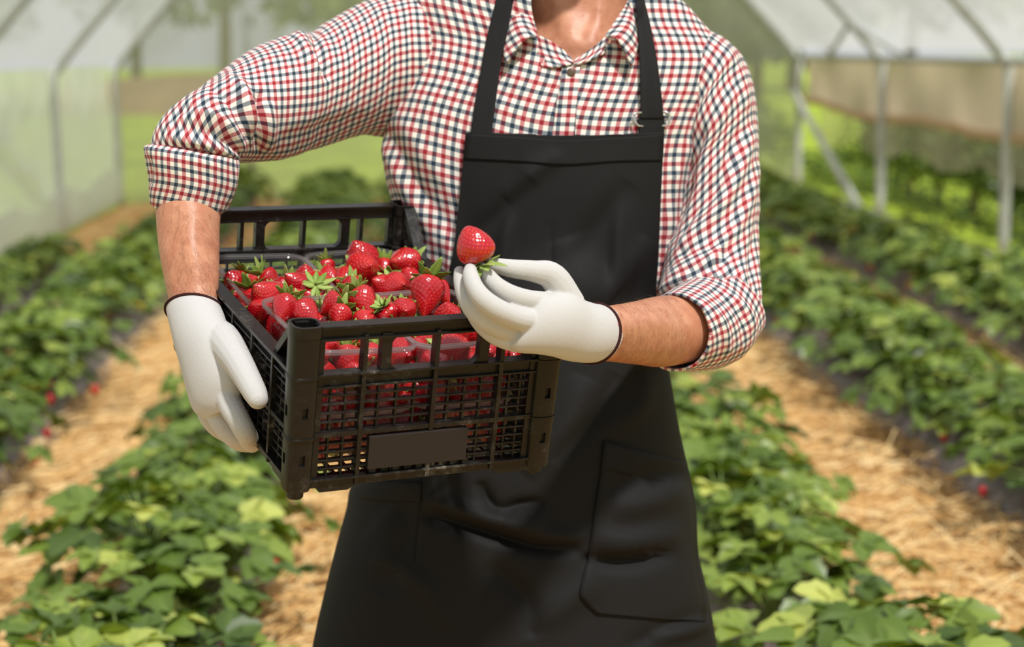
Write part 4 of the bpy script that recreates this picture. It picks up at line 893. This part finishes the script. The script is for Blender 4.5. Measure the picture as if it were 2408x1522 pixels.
# loose straw
rs=random.Random(11)
ROWS=((-2.28,'outermost bed on the left',7.5),(-1.55,'second bed left of the man',3.6),(-.6,'first bed left of the man',2.75),(.2,'bed behind the man',6.2),(.87,'first bed right of the man',2.75),(1.95,'second bed right of the man',3.9),(2.95,'outermost bed on the right',5.5))
def path_ok(x,y=0): return min(abs(x-r[0]) for r in ROWS if r[0]>-2 or y<11)>.16
sb=MB(); cnt=0
while cnt<26000:
    y=2.6+13.5*rs.random()**1.7; x=rs.uniform(max(XL+.16,-.30*y-.55),min(XR-.42,.40*y+.4))
    if not path_ok(x,y) and rs.random()<.93: continue
    L=rs.uniform(.05,.2); a=rs.gauss(1.2,1.0); w=rs.uniform(.0016,.0032); z=rs.uniform(.0,.03); dz=rs.uniform(-.015,.03)
    if rs.random()<.02: dz+=rs.uniform(.02,.09)
    dx,dy=math.cos(a)*L/2,math.sin(a)*L/2; px_,py_=-math.sin(a)*w,math.cos(a)*w
    A=[T(x-dx-px_,y-dy-py_,z),T(x-dx+px_,y-dy+py_,z),T(x-dx,y-dy,z+w*1.6),T(x+dx-px_,y+dy-py_,z+dz),T(x+dx+px_,y+dy+py_,z+dz),T(x+dx,y+dy,z+dz+w*1.6)]
    t=rs.random(); sb.add(A,[(0,2,5,3),(2,1,4,5),(0,3,4,1)],c=[(t,t,t,1)]*6); cnt+=1
o=sb.build('straw',MT['straw'],smooth=False,recalc=False); tag(o,'loose golden straw strewn over the paths between the beds','straw',kind='stuff')
# beds under mulch film
for x0,nm,y0 in ROWS:
    b=MB(); v=[];f=[]; yy=np.arange(max(1.9,y0-.8),(11.3 if x0<-2 else 16.2),.12); m=9
    for y in yy:
        for k in range(m):
            u=-1+2*k/(m-1); x=x0+u*.21+.02*noise.noise(Vector((x0,y*3,k*.1))); z=.10*(1-u*u)**.7+.012*noise.noise(Vector((x*9,y*5,1)))-.01*(abs(u)==1)-.02*(abs(u)==1)
            v.append(T(x,y,z*min(1,.15+(y-yy[0])/.45)-.02*(y==yy[0])))
    for i in range(len(yy)-1):
        for k in range(m-1): q=i*m+k; f.append((q,q+1,q+m+1,q+m))
    b.add(v,f); tag(b.build('planting_bed',MT['mulch']),'raised strip under grey mulch film, '+nm,'bed','raised beds under mulch film')

# ------------------------------------------------------------------ strawberry plants
def leaflet(b, base, dirv, up, L, wd, fold, droop, tint, segs=6):
    d=np.array(dirv,float); d/=np.linalg.norm(d); u=np.array(up,float); u-=d*(u@d); u/=np.linalg.norm(u); s=np.cross(d,u); v=[];c=[]
    for i in range(segs+1):
        t=i/segs; wv=wd*(math.sin(math.pi*min(1,(.06+.94*t))**.80)**.75)*(1 if i<segs else .15)
        for q in (-1,-.5,0,.5,1):
            jag=1+(.10 if i%2 else -.08)*(abs(q)==1)
            p=np.array(base)+d*(L*t+(.05*L if abs(q)==1 and i%2 else 0))+s*q*wv*jag+u*(fold*wv*abs(q)-droop*L*t*t)
            v.append(p); tt=tint+(.10 if q==0 else 0); c.append((tt,tt,tt,1))
    b.add(v,[(i*5+j,i*5+j+1,(i+1)*5+j+1,(i+1)*5+j) for i in range(segs) for j in range(4)],c=c)
def plant_meshes(seed, nl, fruit):
    r=random.Random(seed); lf=MB(); st=MB(); fr=[]
    for k in range(nl):
        a=k*2.39996+r.uniform(-.3,.3); q=(k+.5)/nl; rad=.02+.275*q**.75*r.uniform(.75,1.15); h=(.215-.125*q**1.4)*r.uniform(.75,1.15)
        tip=np.array([math.cos(a)*rad,math.sin(a)*rad,h]); mid=np.array([math.cos(a)*rad*.42,math.sin(a)*rad*.42,h*.72])
        st.tube([np.array([.01*math.cos(a),.01*math.sin(a),0]),mid,tip],[.0026,.0022,.0017],5,sub=3)
        out=np.array([math.cos(a),math.sin(a),0]); tl=r.uniform(-.5,.35)-.25*q; d0=out*math.cos(tl)+np.array([0,0,math.sin(tl)]); up=np.array([0,0,1.0])*math.cos(tl)-out*math.sin(tl)
        up=up+np.array([r.gauss(0,.28),r.gauss(0,.28),0]); side=np.cross(d0,up); side/=np.linalg.norm(side)
        L=r.uniform(.058,.088); tint=min(1,max(0,r.gauss(.40,.2)+.25*(h-.18)/.1*.3)); fo=r.uniform(.15,.5); dr=r.uniform(.0,.35)
        leaflet(lf,tip,d0,up,L,L*.40,fo,dr,tint)
        for s_ in (-1,1): leaflet(lf,tip,d0*.35+side*s_*.95,up,L*.92,L*.39,fo,dr,min(1,tint+r.uniform(-.06,.06)))
    for k in range(fruit):
        a=r.uniform(0,6.28); rd=r.uniform(.20,.30); c=np.array([math.cos(a)*rd,math.sin(a)*rd,.035]); ripe=r.random()
        P=[c+np.array([0,0,.018]),c+np.array([0,0,.012]),c,c-np.array([0,0,.014]),c-np.array([0,0,.02])]
        fb=MB(); fb.tube(P,[.004,.013,.0155,.009,.002],10,c=(.25+.35*ripe,)*3+(1,)); fr.append(fb)
        st.tube([np.array([0,0,.05]),c*.6+np.array([0,0,.1]),P[0]],.0015,4,sub=3)
    return lf,st,fr
PROTO=[]
for i in range(7):
    lf,st,fr=plant_meshes(40+i,(44,38,48,36,44,42,34)[i],(0,2,0,3,1,2,0)[i]); PROTO.append([lf,st,fr,None])
def plant(kind,x,y,z,sc,rz,label,group):
    pr_=PROTO[kind]
    if pr_[3] is None:
        o=empty('strawberry_plant'); ch=[pr_[0].build('foliage',MT['leaf'],o,recalc=False),pr_[1].build('petioles',MT['stem'],o)]
        ch+=[q.build('fruit',MT['berry'],o) for q in pr_[2]]
        pr_[3]=(o,ch)
    else:
        a,ac=pr_[3]; o=a.copy(); COL.objects.link(o)
        for q in ac: c=q.copy(); COL.objects.link(c); c.parent=o
    o.matrix_world=Matrix.Translation(Vector(T(x,y,z)))@Matrix.Rotation(rz,4,'Z')@Matrix.Scale(sc,4); tag(o,label,'plant',group); return o
rp=random.Random(21); LOOK=['bushy','open-leaved','dense','sparse','rounded','spreading','low']
for x0,nm,y0 in ROWS:
    y=y0; k=0
    while y<(10.9 if x0<-2 else 15.9):
        kd=rp.randrange(7); sc=rp.uniform(.9,1.2)*(1.0 if y<9 else 1.08)
        if rp.random()>.07:
            plant(kd,x0+rp.uniform(-.06,.06),y,.085,sc*(.76 if x0<-2 else 1),rp.uniform(0,6.28),'%s strawberry plant, %s from the near end, %s'%(LOOK[kd],ORD[k],nm),'strawberry plants in the beds'); k+=1
        y+=rp.uniform(.26,.36)*(1 if y<8 else 1.15)

# ------------------------------------------------------------------ hoops, rails, films
def arch(side,k=1.0):
    s=-1 if side<0 else 1; xe=XL if side<0 else XR; half=abs(XM-xe); q=[]
    for u,z in ((0,-.05),(0,EAVE*.5),(0,EAVE-.08),(.015,EAVE+.03),(.10,EAVE+.36),(.28,EAVE+.98),(.52,EAVE+1.55),(.78,EAVE+1.9),(1,EAVE+2.0)): q.append((xe-s*half*u,z))
    return q
wh=['nearest hoop','middle hoop','far end hoop']
for i,Y in enumerate(HY):
    for side,sn in ((-1,'left'),(1,'right')):
        b=MB(); b.tube([T(x,Y,z) for x,z in arch(side)],.036,12,sub=4); o=b.build('tunnel_hoop',MT['steel'])
        tag(o,'grey steel tunnel hoop with straight leg, %s on the %s wall'%(('at the far end wall','second from the end wall','third from the end wall','fourth from the end wall','fifth from the end wall')[i],sn),'hoop','steel hoops of the tunnel')
def rail(name,pts,r,label,cat,m='steel'):
    b=MB(); b.tube([T(*p) for p in pts],r,10); return tag(b.build(name,MT[m]),label,cat)
rail('eave_rail',[(XR-.03,1.0,EAVE),(XR-.03,16.6,EAVE)],.028,'grey eave rail above the beige rolled curtain','rail')
rail('brace',[(XR-.08,16.5,.95),(XR-.08,14.0,.02)],.035,'pale slanting brace from the right end post to the ground','brace')
rail('brace',[(XL-.14,10.9,1.2),(XL-.14,14.3,.0)],.035,'slanting brace seen through the left polythene wall','brace')
rail('roof_strut',[(3.62,13.7,1.56),(XR-.06,15.2,EAVE+.02)],.022,'short roof strut above the beige curtain','strut')
rail('roof_strut',[(3.62,13.7,1.56),(XR-.06,12.9,EAVE+.02)],.016,'short thin strut from the second hoop to the eave rail','strut')
rail('base_rail',[(XR-.2,3.0,.06),(XR-.2,14.6,.06)],.04,'pale base pipe on the ground beside the right wall','pipe')
for X,l in ((-1.45,'left'),(2.5,'right')):
    b=MB(); b.tube([T(X,16.55,0),T(X,16.55,3.0)],.032,10); tag(b.build('end_post',MT['steel']),'upright grey post in the %s half of the end wall'%l,'post')
def sheet_grid(name,f,nu,nv,m,kind=True):
    b=MB(); v=[f(i/(nu-1),j/(nv-1)) for i in range(nu) for j in range(nv)]
    b.add(v,[(i*nv+j,i*nv+j+1,(i+1)*nv+j+1,(i+1)*nv+j) for i in range(nu-1) for j in range(nv-1)]); o=b.build(name,MT[m],recalc=False)
    if kind: structure(o)
    return o
def roof(side):
    A=[np.array(p) for p in arch(side)[3:]]; C=np.array(cr(A,5))
    def f(u,v):
        t=v*(len(C)-1); i=int(min(t,len(C)-2)); p=C[i]*(1-(t-i))+C[i+1]*(t-i); y=8.6+8.0*u
        sag=.05*math.sin(math.pi*((16.6-y)%2.9)/2.9)*math.sin(math.pi*v)
        return T(p[0],y,p[1]+.04-sag)
    return f
sheet_grid('ceiling_left',roof(-1),60,26,'film_roof'); sheet_grid('ceiling_right',roof(1),60,26,'film_roof')
def wl(u,v):
    y=1.0+15.6*u; return T(XL-.045-.03*math.sin(9*y+3*v)*math.sin(math.pi*v)-.02*noise.noise(Vector((y*2,v*3,0))),y,(EAVE+.04)*v)
sheet_grid('wall_left',wl,170,14,'film_side')
EP=[(x,z) for x,z in arch(-1)]+[(x,z) for x,z in arch(1)[::-1]][1:]
def we(u,v):
    x=XL+(XR-XL)*u
    ax=[p[0] for p in EP[2:-2]]; az=[p[1] for p in EP[2:-2]]
    zt=float(np.interp(x,ax,az)); return T(x,16.64+.02*noise.noise(Vector((x*2,v*4,7))),zt*v)
sheet_grid('wall_back',we,60,20,'film_end')
def cu(u,v):
    y=1.0+15.55*u; zb=.80+.02*math.sin(y*2.1)+.07*max(0,(y-15)/1.6); return T(XR+.05+.02*math.sin(y*8)*v+.03*math.sin(math.pi*v)*math.sin(y*3.1),y,EAVE*(1-v)+zb*v)
o=sheet_grid('side_curtain',cu,210,10,'curtain',False); tag(o,'beige rolled-up side curtain hanging below the right eave rail','curtain')
rl=MB(); rl.tube([cu(i/120,1.0) for i in range(121)],[.035+.004*math.sin(i*1.7) for i in range(121)],10); ch=rl.build('curtain_roll',MT['curtain'],o)
def sk(u,v):
    y=1.0+15.2*u; zb=.56-.10*abs(math.sin(y*1.9)); return T(XR+.10+.04*math.sin(y*6)*v,y,.80*(1-v)+zb*v)
o=sheet_grid('curtain_skirt',sk,210,8,'skirt',False); tag(o,'thin see-through skirt hanging in scallops below the beige curtain','curtain')
def sl_(u,v):
    y=1.0+15.6*u; return T(XL+.03+.03*math.sin(7*y)*v,y,.02+(.30+.06*math.sin(y*3.3))*v)
sheet_grid('trim_1',sl_,170,6,'film_roof')
# ------------------------------------------------------------------ outside
def clump(b,c,rx,ry,rz,n,L,r,tb):
    for _ in range(n):
        a=r.uniform(0,6.28); e=math.acos(r.uniform(-.35,1)); q=r.uniform(.72,1.04)
        p=np.array([c[0]+rx*q*math.sin(e)*math.cos(a),c[1]+ry*q*math.sin(e)*math.sin(a),c[2]+rz*q*math.cos(e)]); nr=(p-np.array(c))/np.array([rx,ry,rz]); nr=nr/np.linalg.norm(nr)+np.array([r.gauss(0,.5) for _ in range(3)])
        d=np.array([r.gauss(0,1) for _ in range(3)]); d-=nr*(d@nr)/(nr@nr); d/=np.linalg.norm(d); nr/=np.linalg.norm(nr); s=np.cross(nr,d); l=L*r.uniform(.6,1.2); t=min(1,max(0,tb+r.gauss(0,.18)))
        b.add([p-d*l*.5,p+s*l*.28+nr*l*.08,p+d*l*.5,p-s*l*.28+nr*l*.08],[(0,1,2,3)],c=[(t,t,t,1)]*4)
ro=random.Random(31); BUSHES=[]
def bush(name,x,y,w,h,n,L,tb,label,group,trunk=0.):
    BUSHES.append((x,y,w)); o=empty(name,tuple(T(x,y,-.07))); b=MB(); cz=trunk+h*.45
    for k in range(5): 
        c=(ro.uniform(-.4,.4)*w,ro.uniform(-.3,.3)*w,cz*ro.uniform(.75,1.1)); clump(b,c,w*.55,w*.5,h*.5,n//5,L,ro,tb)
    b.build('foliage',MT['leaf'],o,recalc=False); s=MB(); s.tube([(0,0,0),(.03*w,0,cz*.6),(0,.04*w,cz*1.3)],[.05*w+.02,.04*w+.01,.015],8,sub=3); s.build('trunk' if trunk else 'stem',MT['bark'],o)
    tag(o,label,'tree' if trunk else 'bush',group)
for i in range(9):
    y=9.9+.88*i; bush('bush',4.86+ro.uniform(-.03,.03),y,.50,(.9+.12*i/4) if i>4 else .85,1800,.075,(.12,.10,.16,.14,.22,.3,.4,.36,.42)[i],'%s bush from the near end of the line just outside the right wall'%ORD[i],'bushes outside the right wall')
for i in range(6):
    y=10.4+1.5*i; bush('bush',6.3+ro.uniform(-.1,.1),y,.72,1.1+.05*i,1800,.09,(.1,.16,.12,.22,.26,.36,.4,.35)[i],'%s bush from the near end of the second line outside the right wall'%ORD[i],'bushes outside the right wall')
bush('bush',3.9,19.4,.75,.9,1500,.085,.4,'leafy bush outside, seen through the right edge of the end wall','bushes beyond the end wall')
ug=MB()
for _ in range(16000):
    x=4.02+2.9*ro.random(); y=8.8+10.5*ro.random()
    if any(math.hypot(x-bx_,y-by_)<bw_*1.02+.12 for bx_,by_,bw_ in BUSHES): continue
    h=ro.uniform(.10,.34); L=ro.uniform(.05,.10); a=ro.uniform(0,6.28); t=min(1,max(0,ro.gauss(.35,.2)+(.25 if y>14.5 else -.1))); d=np.array([math.cos(a),math.sin(a),ro.uniform(-.6,.6)]); s_=np.array([-math.sin(a),math.cos(a),ro.uniform(-.3,.3)]); c=np.array([x,y,h-.07])
    A=[T(*(c-d*L*.5)),T(*(c+s_*L*.3)),T(*(c+d*L*.5)),T(*(c-s_*L*.3))]; ug.add(A,[(0,1,2,3)],c=[(t,t,t,1)]*4)
o=ug.build('undergrowth',MT['weed'],recalc=False); tag(o,'low leafy undergrowth along the outside of the right wall','undergrowth',kind='stuff')
bk=MB(); v=[];f=[]
for i in range(60):
    x=-8.2+4.2*i/59
    for y,z in ((41,-.1),(41.6,.5),(42.6,.8),(44,.8)): v.append(T(x,y+2*noise.noise(Vector((x*.2,0,0))),z*(1+.25*noise.noise(Vector((x*.3,y,0))))))
for i in range(59):
    for k in range(3): q=i*4+k; f.append((q,q+4,q+5,q+1))
bk.add(v,f); structure(bk.build('field_bank',MT['bank']))
bush('tree',5.6,27,2.0,3.4,1600,.3,.05,'dark tree close behind the end wall, on the right of the man','trees beyond the end wall',.5)
for i in range(14):
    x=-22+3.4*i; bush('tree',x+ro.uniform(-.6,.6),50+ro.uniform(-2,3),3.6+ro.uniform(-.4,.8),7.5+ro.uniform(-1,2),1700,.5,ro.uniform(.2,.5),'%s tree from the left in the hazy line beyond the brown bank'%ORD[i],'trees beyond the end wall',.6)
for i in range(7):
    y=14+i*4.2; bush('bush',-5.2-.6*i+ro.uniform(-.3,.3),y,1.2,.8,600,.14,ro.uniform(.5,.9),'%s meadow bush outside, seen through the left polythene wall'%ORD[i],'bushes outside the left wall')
# ------------------------------------------------------------------ light
w=bpy.data.worlds.new('sky'); SC.world=w; w.use_nodes=True; nt=w.node_tree; nt.nodes.clear()
out=nt.nodes.new('ShaderNodeOutputWorld'); bg=N(nt,'ShaderNodeBackground',inp={'Color':(.93,.96,1,1),'Strength':.8}); nt.links.new(bg.outputs[0],out.inputs[0])
sun=bpy.data.lights.new('sun','SUN'); sun.energy=4.6; sun.angle=math.radians(4); sun.color=(1,.97,.92)
so=bpy.data.objects.new('sun',sun); COL.objects.link(so)
_az,_el=math.radians(28),math.radians(58)   # from behind the camera's right shoulder
sd=Vector((math.sin(_az)*math.cos(_el),-math.cos(_az)*math.cos(_el),math.sin(_el)))
so.rotation_euler=sd.to_track_quat('Z','Y').to_euler()
SC.view_settings.exposure=-.3
SC.cycles.max_bounces=8; SC.cycles.transparent_max_bounces=16; SC.cycles.use_denoising=True
